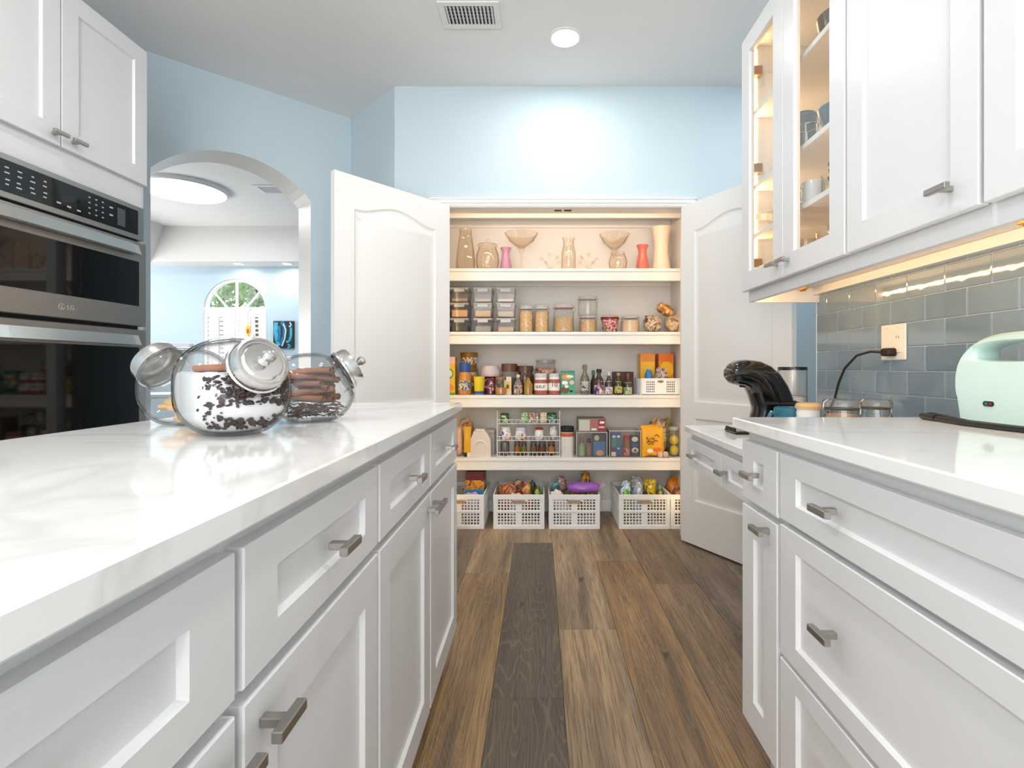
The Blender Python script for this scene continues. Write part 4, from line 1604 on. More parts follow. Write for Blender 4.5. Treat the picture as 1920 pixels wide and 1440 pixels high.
# ---- shelf of cartons
Z3 = ZS[3]
Y3 = 3.545
YEL = pm('yellow_print', '#e5b62c', .4)
ORG = pm('orange_print', '#e0862c', .4)
GRN = pm('green_print', '#4f9440', .4)
CRM = pm('cream_print', '#ede2c8', .4)
BLU = pm('blue_print', '#2a54a0', .4)
WHT = pm('white_print', '#eeebe6', .4)
BRN = pm('brown_print', '#5c3a22', .4)
PNK = pm('pink_print', '#e6b4b0', .4)
carton('carton', 'tall yellow carton with a green ring beside the door leaf', 'carton', 829, 853, 669, 3.50, Z3, .09, YEL,
       [(0, 1, .82, 1, PNK), (.15, .9, .42, .70, GRN, 1), (.3, .8, .47, .65, CRM, 1), (.1, .9, .08, .30, ORG, 1), (0, 1, 0, .06, GRN)])
jar('drink_tub', 'orange brown plastic tub standing on the amber jug', 'tub', 863, 896, 661, 3.69, pz(688, 3.69), pm('tub_amber', '#a8701e', .4, var=.1), pm('tub_lid', '#9a6a1e', .4), .12, band=printed('tub_label', ['#a8701e', '#f0e6d8', '#a8701e', '#f3eadc'], 12, .4), bz=(.2, .75), shape='tub')
jar('jug', 'amber plastic jug under the orange brown tub', 'jug', 861, 897, 688, 3.69, Z3, pm('jug_amber', '#9c6420', .3, var=.12, coat=.3), None, 0, band=printed('jug_label', ['#9c6420', '#c98f34', '#e8d9c0', '#b36a26'], 14, .4), bz=(.3, .8), shape='barrel')
jar('syrup_bottle', 'bottle with a dark blue cap and blue oval label', 'bottle', 859, 885, 681, 3.53, Z3, pm('honey_plastic', '#c98a3c', .25, var=.1, coat=.4), BLU, .28, band=printed('oval_label', ['#e9d8b4', '#2c5a94', '#e6c98c', '#3a6fae'], 20, .4), bz=(.10, .62), shape='squat', lidr=.5)
t = jar('mustard_tub', 'small yellow tub with a blue base', 'tub', 888, 909, 706, 3.50, Z3, pm('mustard_yellow', '#e3c726', .35), pm('mustard_lid', '#d8c32a', .35), .10, band=BLU, bz=(.0, .24), shape='tub')
jar('preserve_jar', 'plum coloured jar with a white domed lid', 'jar', 901, 938, 685, 3.60, Z3, pm('plum_glass', '#5a1822', .12, coat=.6), pm('dome_lid', '#cdb9bd', .3), .34, band=printed('plum_label', ['#5a1822', '#6d2430', '#d9b9b4', '#74303a'], 26, .4), bz=(.2, .8), dome=True, lidr=1.0)
jar('honey_jar', 'low amber honey jar before the brown lidded jar', 'jar', 928, 951, 706, 3.51, Z3, M_ACRYL, pm('honey_lid', '#8a6a48', .4), .18, fill=pm('honey', '#b57816', .2, coat=.5), ff=.5)
jar('storage_jar', 'tall glass jar with a wide brown lid', 'jar', 940, 970, 682, 3.62, Z3, M_ACRYL, pm('walnut_lid', '#6a4530', .4, var=.2), .26, fill=pm('coffee_fill', '#3d2a20', .7, var=.3, vs=60), ff=.72, lidr=1.0)
carton('tea_tin', 'small tin with an orange sunflower print', 'tin', 945, 959, 706, 3.50, Z3, .03, pm('tin_grey', '#a89c8c', .35, .5), [(.05, .95, .15, .75, YEL, 1), (.3, .7, .32, .58, BRN, 1)])
jar('storage_jar', 'brown glass jar behind the two small oil bottles', 'jar', 969, 1001, 686, 3.62, Z3, pm('brown_glass', '#4a2c1c', .1, var=.2, coat=.7), pm('brown_lid', '#5e3b28', .35), .2, lidr=.95)
jar('oil_bottle', 'small bottle with a white printed label beside the oil bottle', 'bottle', 963, 980, 702, 3.51, Z3, pm('smoke_glass', '#7a6a60', .1, coat=.7), pm('cream_cap', '#d9cdbf', .3), .14, band=printed('white_red_label', ['#d9cfc4', '#8c3a34', '#d9cfc4', '#5c4a44'], 40, .4), bz=(.1, .55), shape='bottle', lidr=.4)
jar('oil_bottle', 'small bottle of golden oil before the brown jar', 'bottle', 982, 999, 704, 3.51, Z3, pm('oil_gold', '#9a741c', .1, coat=.7, var=.1), pm('dark_cap', '#3a2418', .3), .12, shape='bottle', lidr=.4)
PINKY = pm('pink_paste', '#a5584a', .5)
t = jar('spread_jar', 'white labelled jar with dark red handwriting, beside the golden oil', 'jar', 1001, 1027, 700, 3.53, Z3, PINKY, pm('grey_white_lid', '#c9ccd6', .35), .18, band=WHT, bz=(.26, .99))
rr = 13 * 3.53 / FPX + .0012
dkred = pm('dark_red_ink', '#7c1220', .4)
ink = MB()
for i, pts_ in enumerate(([(-.030, .030), (-.036, .022), (-.024, .016)], [(-.020, .036), (-.026, .016), (-.016, .018)], [(-.012, .030), (-.012, .016)], [(-.004, .036), (-.006, .016), (.002, .017)], [(-.010, .029), (.002, .030)], [(.008, .030), (.006, .017), (.016, .018)], [(.020, .031), (.022, .016)], [(.016, .031), (.032, .032)])):
    for (a0, b0), (a1, b1) in zip(pts_, pts_[1:]):
        for q in range(3):
            s0, s1 = q / 3, (q + 1) / 3
            def wp(s):
                a = (a0 + (a1 - a0) * s) / rr
                return (rr * math.sin(a), -rr * math.cos(a), .032 + (b0 + (b1 - b0) * s))
            ink.tube([wp(s0), wp(s1)], .0017, 5)
ink.build('handwriting', dkred, t)
t = jar('spread_jar', 'white labelled jar with a dark red number ten, beside the green carton', 'jar', 1028, 1050, 700, 3.53, Z3, PINKY, pm('grey_white_lid', '#c9ccd6', .35), .16, band=WHT, bz=(.24, .99))
text_mesh('number', '10', .046, dkred, t, Matrix(((1, 0, 0, 0), (0, 0, -1, -11 * 3.53 / FPX - .002), (0, 1, 0, .07), (0, 0, 0, 1))), .0008)
jar('storage_jar', 'big glass jar with red sweets and a flat grey lid', 'jar', 1003, 1043, 675, 3.66, Z3, M_ACRYL, pm('flat_grey_lid', '#9a9a9c', .3), .07, fill=printed('red_sweets', ['#8c2018', '#b8382a', '#c9b48c', '#e0c49a'], 40, .4), ff=.80, lidr=.92)
carton('carton', 'green carton with fruit and leaf print', 'carton', 1052, 1078, 695, 3.51, Z3, .045, pm('carton_green', '#2f9c74', .4, var=.08),
       [(.05, .75, .62, .85, ORG, 1), (.35, .9, .70, .82, CRM, 1), (.05, .5, .42, .58, WHT, 1), (.6, .95, .42, .6, PNK, 1), (.0, .6, .05, .35, BRN, 1), (.25, .55, .28, .42, CRM, 1), (.62, .85, .1, .2, M_DARK, 1), (0, 1, .93, 1, pm('teal_print', '#1e7a72', .4))])
jar('sauce_bottle', 'tall grey sauce bottle with a yellow neck band', 'bottle', 1088, 1105, 684, 3.54, Z3, pm('grey_green_glass', '#6f6e5c', .15, coat=.5), pm('olive_cap', '#77705c', .4), .14, band=printed('grey_label', ['#c9c6c4', '#8c8a8e', '#d3d0cd', '#3a3a40'], 36, .4), bz=(.02, .52), shape='bottle', lidr=.5)
tt = bpy.data.objects[-1] if False else None
jar('sauce_bottle', 'dark slim bottle with a forked teal cap', 'bottle', 1107, 1118, 694, 3.60, Z3, M_DARK, pm('teal_cap', '#2f7c70', .4), .2, shape='bottle', lidr=.6)
jar('sauce_bottle', 'brown sauce bottle with a purple base label', 'bottle', 1114, 1132, 692, 3.51, Z3, pm('sauce_brown', '#3c1f1c', .15, coat=.5), M_DARK, .14, band=printed('purple_label', ['#3b2c74', '#4a3a8c', '#d8a888', '#efe6e0'], 30, .4), bz=(.04, .62), shape='bottle', lidr=.55)
jar('sauce_bottle', 'small bottle with a white and violet label', 'bottle', 1134, 1149, 697, 3.51, Z3, pm('sauce_dark', '#3a2c2c', .15, coat=.5), pm('white_flip_cap', '#c9c0c4', .3), .16, band=printed('white_violet_label', ['#e6dcd2', '#d8cdc4', '#8a7fb0', '#c9a890'], 34, .4), bz=(.04, .72), shape='bottle', lidr=.5)
jar('olive_bottle', 'dark bottle with a yellow green label', 'bottle', 1152, 1167, 699, 3.51, Z3, pm('olive_glass', '#33301a', .12, coat=.6), pm('gold_cap', '#a08a4a', .3), .12, band=printed('olive_label', ['#b8ac3c', '#c9bf6a', '#4c5a20', '#e0d8a0'], 30, .4), bz=(.1, .7), shape='bottle', lidr=.5)
jar('olive_bottle', 'dark bottle with a grey label above a bright green base', 'bottle', 1169, 1185, 700, 3.51, Z3, pm('brown_red_glass', '#3c1c14', .12, coat=.6), pm('rust_cap', '#7a3422', .3), .14, band=printed('green_base_label', ['#4c8c34', '#a8a894', '#c4bfae', '#6a9c4a'], 30, .4), bz=(.04, .68), shape='bottle', lidr=.5)
carton('carton', 'dark brown carton standing behind the olive bottles', 'carton', 1150, 1188, 697, 3.60, Z3, .08, pm('dark_brown_card', '#3e1e18', .5))

# perforated crates and baskets
def perf(mb, xs, zs, hole, y0, y1, mp):
    nx, nz = len(xs) - 1, len(zs) - 1
    def cell(i, j):
        return 0 <= i < nx and 0 <= j < nz and not hole(i, j)
    idx = {}
    def v(i, j, k):
        if (i, j, k) not in idx:
            idx[(i, j, k)] = mb.pts([mp(xs[i], (y0, y1)[k], zs[j])])
        return idx[(i, j, k)]
    for i in range(nx):
        for j in range(nz):
            if not cell(i, j):
                continue
            for k in (0, 1):
                mb.face((v(i, j, k), v(i + 1, j, k), v(i + 1, j + 1, k), v(i, j + 1, k)))
            if not cell(i - 1, j):
                mb.face((v(i, j, 0), v(i, j + 1, 0), v(i, j + 1, 1), v(i, j, 1)))
            if not cell(i + 1, j):
                mb.face((v(i + 1, j, 0), v(i + 1, j + 1, 0), v(i + 1, j + 1, 1), v(i + 1, j, 1)))
            if not cell(i, j - 1):
                mb.face((v(i, j, 0), v(i + 1, j, 0), v(i + 1, j, 1), v(i, j, 1)))
            if not cell(i, j + 1):
                mb.face((v(i, j + 1, 0), v(i + 1, j + 1, 0), v(i + 1, j + 1, 1), v(i, j + 1, 1)))

def breaks(lo, hi, blocks, hs, gap):
    """break lines for rows of holes: blocks of (start, count)"""
    out = [lo]
    holes = set()
    for s, c in blocks:
        p = s
        for i in range(c):
            out.append(p)
            holes.add(len(out) - 1)
            out.append(p + hs)
            p += hs + gap
    out.append(hi)
    return out, holes

M_CRATE = pm('crate_plastic', '#efefef', .42, var=.015)
def crate_parts(W, D, H, t, full=True):
    w, d = W / 2, D / 2
    sx = W / .334
    xs, hx = breaks(-w, w, [(-w + .030 * sx, 6), (.021 * sx, 6)], .0132 * sx, .0073 * sx)
    zs, hz = breaks(.004, H, [(.030, 4), (.030 + .093, 4)], .0130, .0063)
    xc = [(-.046 * sx), (.046 * sx)]
    for nm, y0, y1 in (('front_panel', -d, -d + .004), ('back_panel', d - .004, d)):
        mb = MB()
        perf(mb, xs, zs, lambda i, j: (i in hx and j in hz and not (j == max(hz) and xc[0] - .002 < xs[i] < xc[1])), y0, y1, lambda a, y, z: (a, y, z))
        p = mb.build(nm, M_CRATE, t, smooth=False)
        s = -1 if nm == 'front_panel' else 1
        f = MB()
        yy0, yy1 = (y0 - .004, y0) if s < 0 else (y1, y1 + .004)
        f.box(-w - .003, w + .003, yy0, yy1, H - .032, H, .0015)
        f.box(-w, w, yy0 + .001 * (1 if s < 0 else -1), yy1, H * .49, H * .535, .001)
        f.box(-w, w, yy0, yy1, 0, .024, .0015)
        f.box(-w - .001, -w + .020, yy0, yy1, .02, H - .03, .0015)
        f.box(w - .020, w + .001, yy0, yy1, .02, H - .03, .0015)
        f.build('rib', M_CRATE, p, smooth=False)
        hgr = MB()
        n = 12
        poly = []
        for k in range(n + 1):
            a = PI / 2 + PI * k / n
            poly.append((-.034 * sx + .0105 * math.cos(a), H - .046 + .0105 * math.sin(a)))
        for k in range(n + 1):
            a = -PI / 2 + PI * k / n
            poly.append((.034 * sx + .0105 * math.cos(a), H - .046 + .0105 * math.sin(a)))
        hgr.prism(poly, yy0 - .0012 if s < 0 else yy1, yy0 if s < 0 else yy1 + .0012)
        hgr.build('hand_grip', pm('grip_grey', '#a58f78', .5, var=.15), p, smooth=False)
    ys, hy = breaks(-d + .004, d - .004, [(-d + .05 + i * (D - .1) / 4, 1) for i in range(4)], (D - .1) / 4 - .02, .02)
    zs2, hz2 = breaks(.004, H, [(.030, 1), (.030 + .093, 1)], .070, .02)
    for s in (-1, 1):
        mb = MB()
        a0, a1 = (-w, -w + .004) if s < 0 else (w - .004, w)
        perf(mb, ys, zs2, lambda i, j: False, a0, a1, lambda a, y, z: (y, a, z))
        p = mb.build('side_panel', M_CRATE, t, smooth=False)
        f = MB()
        x0, x1 = (a0 - .003, a0) if s < 0 else (a1, a1 + .003)
        for i in range(6):
            yy = -d + .02 + i * (D - .04) / 5
            f.box(x0, x1, yy - .006, yy + .006, .01, H - .02, .001)
        f.box(x0, x1, -d, d, H - .024, H, .001)
        f.box(x0, x1, -d, d, H * .49, H * .53, .001)
        f.box(x0, x1, -d, d, 0, .02, .001)
        f.build('rib', M_CRATE, p, smooth=False)
    MB().box(-w, w, -d, d, .002, .008).build('base', M_CRATE, t, smooth=False)

t = thing('basket', 'small white perforated basket with yellow cartons at the end of the carton shelf', 'basket', (px(1239, 3.50), 3.505 + .115, Z3))
W, D, H = 71 * 3.5 / FPX, .23, .112
xs, hx = breaks(-W / 2, W / 2, [(-W / 2 + .032, 5), (.040, 5)], .0072, .0048)
zs, hz = breaks(.0, H, [(.018, 5)], .0095, .0065)
for nm, y0, y1 in (('front_panel', -D / 2, -D / 2 + .004), ('back_panel', D / 2 - .004, D / 2)):
    mb = MB()
    perf(mb, xs, zs, lambda i, j: i in hx and j in hz, y0, y1, lambda a, y, z: (a, y, z))
    mb.build(nm, M_CRATE, t, smooth=False)
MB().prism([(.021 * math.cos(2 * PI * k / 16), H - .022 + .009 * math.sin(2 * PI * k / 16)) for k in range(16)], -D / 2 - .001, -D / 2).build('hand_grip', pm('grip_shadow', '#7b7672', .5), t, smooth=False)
for s in (-1, 1):
    mb = MB()
    x0, x1 = (-W / 2 - .006, -W / 2 + .004) if s < 0 else (W / 2 - .004, W / 2 + .006)
    for i in range(9):
        yy = -D / 2 + .01 + i * (D - .02) / 8
        mb.box(x0, x1, yy - .005, yy + .005, 0, H - .004, .001)
    mb.box(x0 + .003, x1 - .003, -D / 2, D / 2, 0, H)
    mb.build('side_panel', M_CRATE, t, smooth=False)
MB().box(-W / 2 - .006, W / 2 + .006, -D / 2 - .004, -D / 2, H - .008, H, .001).build('rim', M_CRATE, t, smooth=False)
MB().box(-W / 2, W / 2, -D / 2, D / 2, 0, .004).build('base', M_CRATE, t, smooth=False)
zb = Z3 + .006
ORD = pm('deep_orange_print', '#dc6a18', .4)
YB2 = pm('bright_yellow_print', '#f0b41a', .4)
carton('carton', 'yellow and orange carton in the white basket beside the olive bottles', 'carton', 1201, 1228, 663, 3.60, zb, .10, YB2, [(0, 1, .80, 1, ORG), (.1, .9, .45, .72, YEL, 1), (.3, 1, .12, .40, ORD, 1)])
carton('carton', 'yellow carton with an orange top in the white basket by the pantry jamb', 'carton', 1235, 1263, 663, 3.60, zb, .10, pm('carton_amber', '#d88a1c', .4), [(0, 1, .80, 1, ORD), (.08, .98, .40, .80, YB2, 1), (.45, .95, .10, .38, RED, 1)])
bag('snack_packet', 'small bright blue packet at the front of the white basket', 1209, 1224, 693, 3.54, zb, .05, pm('foil_blue', '#2a6fb4', .3, var=.2, vs=30), 11)
bag('snack_packet', 'small grey brown packet at the front of the white basket', 1226, 1253, 692, 3.545, zb, .06, printed('foil_grey', ['#5c4a46', '#9c8c88', '#c4b4ac', '#74605a'], 40, .35), 12)

# ---- lowest shelf
Z4 = ZS[4]
bag('snack_bag', 'pale orange snack bag cut by the island cabinet edge', 856, 868, 800, 3.55, Z4, .06, pm('peach_foil', '#dcb296', .4, var=.15, vs=30), 21)
bag('snack_bag', 'crumpled orange and pink bag behind the yellow tube', 860, 889, 786, 3.66, Z4, .08, printed('orange_pink_print', ['#b8825c', '#d8a06c', '#dcb8a4', '#a8744c'], 24, .45), 22, crimp=pm('peach_foil', '#dcb296', .4))
carton('carton', 'narrow bright yellow carton with a dark foot', 'carton', 870, 883, 800, 3.52, Z4, .05, pm('vivid_yellow', '#e2ac14', .35), [(0, .45, 0, .14, M_DARK), (.45, .95, 0, .14, WHT), (.2, .8, .5, .8, YEL, 1)])
t = thing('plastic_jug', 'white translucent square jug with a moulded ring handle', 'jug', (px(904, 3.54), 3.545, Z4))
MILKY = pm('milky_plastic', '#dcd2cb', .35, var=.04)
MB().prism([(-.070, 0), (.058, 0), (.062, .006), (.062, .120), (.030, .172), (-.052, .178), (-.072, .125), (-.074, .006)], -.045, .045).build('body', MILKY, t, smooth=False)
MB().prism([(-.040, .178), (.020, .173), (.020, .186), (-.040, .190)], -.030, .030).build('cap', pm('milky_cap', '#e9e2dc', .35), t, smooth=False)
MB().tube([(-.005 + .042 * math.cos(k), -.046, .070 + .042 * math.sin(k)) for k in [PI * (-.1 + 1.2 * i / 12) for i in range(13)]], .006, 8).build('handle', pm('milky_ridge', '#eae3dd', .35), t)
carton('storage_box', 'frosted white lidded box behind the white jug', 'storage box', 897, 927, 806, 3.64, Z4, .10, pm('frosted_box', '#cfc4bc', .4), [(.0, 1, .84, .88, pm('lid_line', '#a89e98', .5))])
# wire rack
Yr = 3.52
xl, xr = px(932.5, Yr), px(1049.5, Yr)
rack = thing('wire_rack', 'white wire three-tier spice rack on the lowest shelf', 'rack', ((xl + xr) / 2, Yr, Z4))
hw = (xr - xl) / 2
M_WIRE = pm('white_wire', '#e8e6e3', .35)
fw_ = MB()
RH = .315
for s in (-1, 1):
    fw_.tube([(s * hw, 0, .004), (s * hw, 0, RH), (s * hw, .15, RH), (s * hw, .15, .004), (s * hw, 0, .004)], .0032, 6, closed=True)
fw_.build('frame', M_WIRE, rack)
tiers = []
for (va, vb) in ((787, 794.5), (818.5, 826), (848, 856)):
    z0, z1 = pz(vb, Yr) - Z4, pz(va, Yr) - Z4
    z0 = max(z0, .004)
    tiers.append(Z4 + z0 + .003)
    b_ = MB()
    for z in (z0, z1):
        for y in (0, .13):
            b_.tube([(-hw, y, z), (hw, y, z)], .0024, 6)
    for s in (-1, 1):
        b_.tube([(s * hw, 0, z1), (s * hw, .13, z1)], .0024, 6)
    n = 15
    for i in range(n):
        x = -hw + 2 * hw * (i + .5) / n
        b_.tube([(x, 0, z1), (x, 0, z0), (x, .13, z0)], .0013, 4)
    b_.build('wire_tier', M_WIRE, rack)
T2, T1_, T0_ = tiers
GP = [printed('green_pack_a', ['#2c5a24', '#4f8a34', '#7aa84a', '#dfe6c8'], 40, .4), printed('green_pack_b', ['#dfe6c8', '#5c9a44', '#c4dca8', '#2c6a34'], 40, .4),
      printed('green_pack_c', ['#e8ece0', '#4a8c5c', '#c8404c', '#d8e4d0'], 40, .4), printed('green_pack_d', ['#efe4c4', '#e0a464', '#f4ead0', '#5c8c44'], 40, .4), printed('green_pack_e', ['#1e6a5c', '#2c8474', '#cfe0dc', '#175448'], 40, .4)]
Yg = Yr + .045
for (u0, u1, vt, m, lb) in ((938, 955, 775, GP[0], 'dark green spice tub alone at the island end of the top rack tier'), (977, 990, 773, GP[1], 'pale green packet on the top rack tier, first of the four together'),
                            (992, 1009, 774, GP[2], 'white and green packet with a red dot on the top rack tier'), (1013, 1025, 773, GP[3], 'cream and orange packet on the top rack tier'), (1026, 1044, 774, GP[4], 'teal spice tub on the top rack tier')):
    if 'tub' in lb:
        jar('spice_tub', lb, 'tub', u0, u1, vt, Yg, T2, m, pm('green_lid', '#2c5a34', .4), .2, shape='can', group='spices on the top rack tier')
    else:
        carton('spice_packet', lb, 'packet', u0, u1, vt, Yg - .02, T2, .04, m, group='spices on the top rack tier')
WP = [printed('white_blue_pack', ['#2a52a4', '#eceae8', '#f0ece6', '#e0a070'], 26, .4), printed('white_rust_pack', ['#e8e8ee', '#b4bcd8', '#ece8e4', '#b0683c'], 26, .4),
      printed('white_plain_pack', ['#efefee', '#dfe4e2', '#f3f1ee', '#c4ccc8'], 30, .4), printed('white_peach_pack', ['#ece6e2', '#d8d2d0', '#f0eae6', '#d89c78'], 22, .4)]
for (u0, u1, vt, m, lb, cap) in ((938, 959, 800, WP[0], 'white salt pack with a blue corner on the middle rack tier', '#e8e4e0'), (965, 988, 801, WP[1], 'white and rust pack on the middle rack tier', '#d8d4e0'),
                                 (1002, 1020, 802, WP[2], 'plain white pack with a red cap side on the middle rack tier', '#a82c34'), (1030, 1046, 800, WP[3], 'pointed white packet with peach base on the middle rack tier', '#e8e4e2')):
    if 'pointed' in lb:
        bag('spice_packet', lb, u0, u1, vt, Yg, T1_, .04, m, 31, cat='packet', e=.9)
    else:
        jar('spice_pack', lb, 'pack', u0, u1, vt, Yg, T1_, m, pm('cap' + cap, cap, .4), .16, shape='squat', lidr=.5, n=12)
SPG = pm('spice_glass', '#2b221c', .12, var=.2, coat=.5)
for i, (u0, u1, c) in enumerate(((964, 976, '#8a5a24'), (977, 988, '#6f6a1c'), (994, 1007, '#6a4a28'), (1009, 1024, '#5a3a28'), (1027, 1041, '#a06a24'))):
    jar('spice_jar', ['dark spice jar with brown label on the bottom rack tier, next to the grey can', 'dark spice jar with olive label on the bottom rack tier', 'dark spice jar in the centre of the bottom rack tier',
                      'wide dark spice jar with dull brown label on the bottom rack tier', 'dark spice jar with amber label at the outer end of the bottom rack tier'][i], 'jar', u0, u1, 827, Yg, T0_, SPG, pm('spice_lid', '#5c5450', .35), .2,
        band=pm('spice_label' + c, c, .5, var=.3, vs=60), bz=(.15, .8), group='spice jars on the bottom rack tier', n=14)
jar('can', 'plain grey can on the bottom rack tier beside the spice jars', 'can', 939, 955, 828, Yg, T0_, pm('can_grey', '#6e6a68', .35, .6), None, 0, shape='can')
jar('canister', 'white canister with black lid and orange band beside the wire rack', 'canister', 1051, 1076, 799, 3.54, Z4, pm('canister_white', '#dddad6', .4), M_DARK, .18, band=pm('orange_band', '#c4602c', .4), bz=(.82, .97), shape='can', lidr=1.0)
def bin_(u0, u1, vt, label, D=.2):
    Yf = 3.50
    x = px((u0 + u1) / 2, Yf)
    W = (u1 - u0) * Yf / FPX
    H = pz(vt, Yf) - Z4
    t = thing('clear_bin', label, 'bin', (x, Yf + D / 2, Z4))
    w, d = W / 2, D / 2
    MB().box(-w, w, -d, -d + .003, 0, H).build('front_panel', M_ACRYL, t, smooth=False)
    MB().box(-w, w, d - .003, d, 0, H).build('back_panel', M_ACRYL, t, smooth=False)
    for s in (-1, 1):
        MB().box(s * w - .0015, s * w + .0015, -d, d, 0, H).build('side_panel', M_ACRYL, t, smooth=False)
    MB().box(-w, w, -d, d, 0, .003).build('base', M_ACRYL, t, smooth=False)
    r = MB()
    r.tube([(-w, -d, H), (w, -d, H), (w, d, H), (-w, d, H)], .003, 6, closed=True)
    r.tube([(-w, -d, 0.004), (-w, -d, H)], .0025, 6).tube([(w, -d, 0.004), (w, -d, H)], .0025, 6)
    r.build('rim', pm('bin_rim', '#c9c6c2', .2), t)
    return H
Hb = bin_(1081, 1138, 811, 'clear open bin of bottles beside the white canister')
bin_(1143, 1201, 808, 'clear open bin of drink packs beside the big yellow packet')
Yb = 3.545
jar('sauce_bottle', 'pale green bottle with a red shoulder in the clear bin', 'bottle', 1084, 1097, 818, Yb, Z4 + .004, pm('pale_green_plastic', '#8fb07c', .3), pm('rust_cap2', '#8a3a2c', .3), .3, shape='bottle', lidr=.6)
jar('sauce_bottle', 'brown bottle with a dark cap in the clear bin', 'bottle', 1098, 1110, 822, Yb, Z4 + .004, pm('cocoa_plastic', '#8a6450', .3), M_DARK, .25, shape='bottle', lidr=.7)
carton('biscuit_pack', 'blue biscuit pack with a tan round biscuit print in the clear bin', 'packet', 1112, 1135, 814, 3.53, Z4 + .004, .05, pm('dark_pack', '#1e2a2c', .4), [(.02, .98, .02, .66, pm('biscuit_blue', '#2c70b4', .4, var=.15)), (.25, .85, .0, .28, pm('biscuit_tan', '#d89c64', .5), 1), (.1, .5, .7, .95, pm('pale_green_print', '#c4d4a4', .4), 1)])
carton('tin_pack', 'flat pack of tins with grey and red wrap lying on the clear bin', 'pack', 1084, 1136, 785, 3.51, Z4 + Hb + .004, .15, pm('tin_wrap', '#8c8078', .45), [(.04, .42, .08, .9, pm('grey_wrap', '#c4c4b8', .4)), (.44, .72, .1, .9, pm('dull_red_wrap', '#a86464', .4)), (.72, .98, .05, .95, pm('deep_red_wrap', '#8c2430', .4)), (.48, .66, .12, .26, WHT), (.78, .94, .62, .8, WHT), (.74, .95, .28, .42, PNK)])
carton('drink_pack', 'tall blue and teal drink pack in the second clear bin', 'packet', 1146, 1165, 812, 3.53, Z4 + .004, .06, pm('pack_blue', '#24559c', .4), [(.05, .55, .40, .78, pm('pack_teal', '#3f8c7c', .4)), (.5, .95, .38, .8, pm('pack_teal2', '#1f6a84', .4)), (.1, .45, .80, .9, WHT, 1), (.55, .9, .8, .9, WHT, 1), (.02, .45, .0, .18, WHT), (.05, .4, .18, .34, pm('pack_maroon', '#6c2430', .4)), (.6, .85, .30, .36, WHT, 1)])
jar('spice_shaker', 'brown shaker with a red lid in the second clear bin', 'shaker', 1168, 1181, 816, Yb, Z4 + .004, pm('shaker_brown', '#8a5a30', .3, var=.2), pm('shaker_red', '#a82430', .3), .22, band=printed('shaker_label', ['#a03c3c', '#c46c64', '#e0b4a4', '#a03c3c'], 30, .4), bz=(.05, .5), shape='can', lidr=1.0)
carton('drink_pack', 'navy drink pack with white and tan print in the second clear bin', 'packet', 1183, 1198, 817, 3.53, Z4 + .004, .06, pm('pack_navy', '#1a2440', .4), [(.1, .9, .70, .95, WHT, 1), (.15, .95, .42, .66, pm('pack_mid_blue', '#2a50a8', .4), 1), (.1, .95, .16, .42, CRM, 1), (.35, .7, .2, .34, BRN, 1)])
INK = pm('brown_ink', '#5a3a12', .5)
t = bag('snack_bag', 'big bright yellow packet with brown script and an egg print', 1200, 1243, 799, 3.525, Z4, .075, pm('packet_yellow', '#e8a81c', .35, var=.06), 41, e=.35, crimp=pm('packet_yellow', '#e8a81c', .35))
sc = MB()
for pts_ in ([(-.045, .125), (-.035, .14), (-.03, .11), (-.018, .13)], [(-.012, .125), (-.004, .135), (.004, .12), (.012, .135)], [(-.04, .10), (-.02, .112), (.0, .102), (.02, .118), (.035, .11)], [(.012, .148), (.03, .155), (.045, .14)], [(-.03, .088), (-.012, .096), (.004, .09)]):
    sc.tube([(a, -.041, b) for a, b in pts_], .0028, 5)
sc.build('script', INK, t)
MB().sphere(.022, .003, .014, (-.018, -.040, .045), 14, 8).build('egg_print', pm('egg_white', '#f0e4d0', .5), t)
MB().sphere(.030, .003, .012, (.03, -.040, .055), 14, 8).build('print', ORD, t)
bag('snack_bag', 'brown and white rolled-top bag standing behind the yellow packet', 1216, 1250, 786, 3.625, Z4, .07, printed('brown_white_print', ['#8c6844', '#b0885c', '#d8c8b4', '#a07448'], 18, .45), 42, e=.5, crimp=KRAFT)
bag('snack_bag', 'olive and grey bag sagging behind the brown bag', 1234, 1268, 786, 3.72, Z4, .08, printed('olive_grey_print', ['#8a7a5c', '#a89674', '#b8b06a', '#94846c'], 14, .45), 43)
t = jar('storage_jar', 'glass jar of yellow juice balls by the pantry jamb', 'jar', 1254, 1274, 800, 3.545, Z4, M_ACRYL, M_LIDP, .1, n=16)
lem = pm('lemon_yellow', '#dcc21e', .35, var=.1)
MB().sphere(.031, .031, .036, (0, 0, .042), 14, 10).build('lemon', lem, t)
MB().sphere(.033, .033, .034, (0, 0, .112), 14, 10).build('lemon', lem, t)
for i, (u, w) in enumerate(((1238, 11), (1248, 11))):
    bag('sweet', ['small pale pink sweet at the foot of the yellow packet', 'small grey pink sweet at the foot of the jar of lemons'][i], u - w / 2, u + w / 2, 847, 3.49, Z4, .03, pm('sweet_pink%d' % i, ['#e0b8a0', '#c8b0a4'][i], .5), 50 + i, cat='sweet')

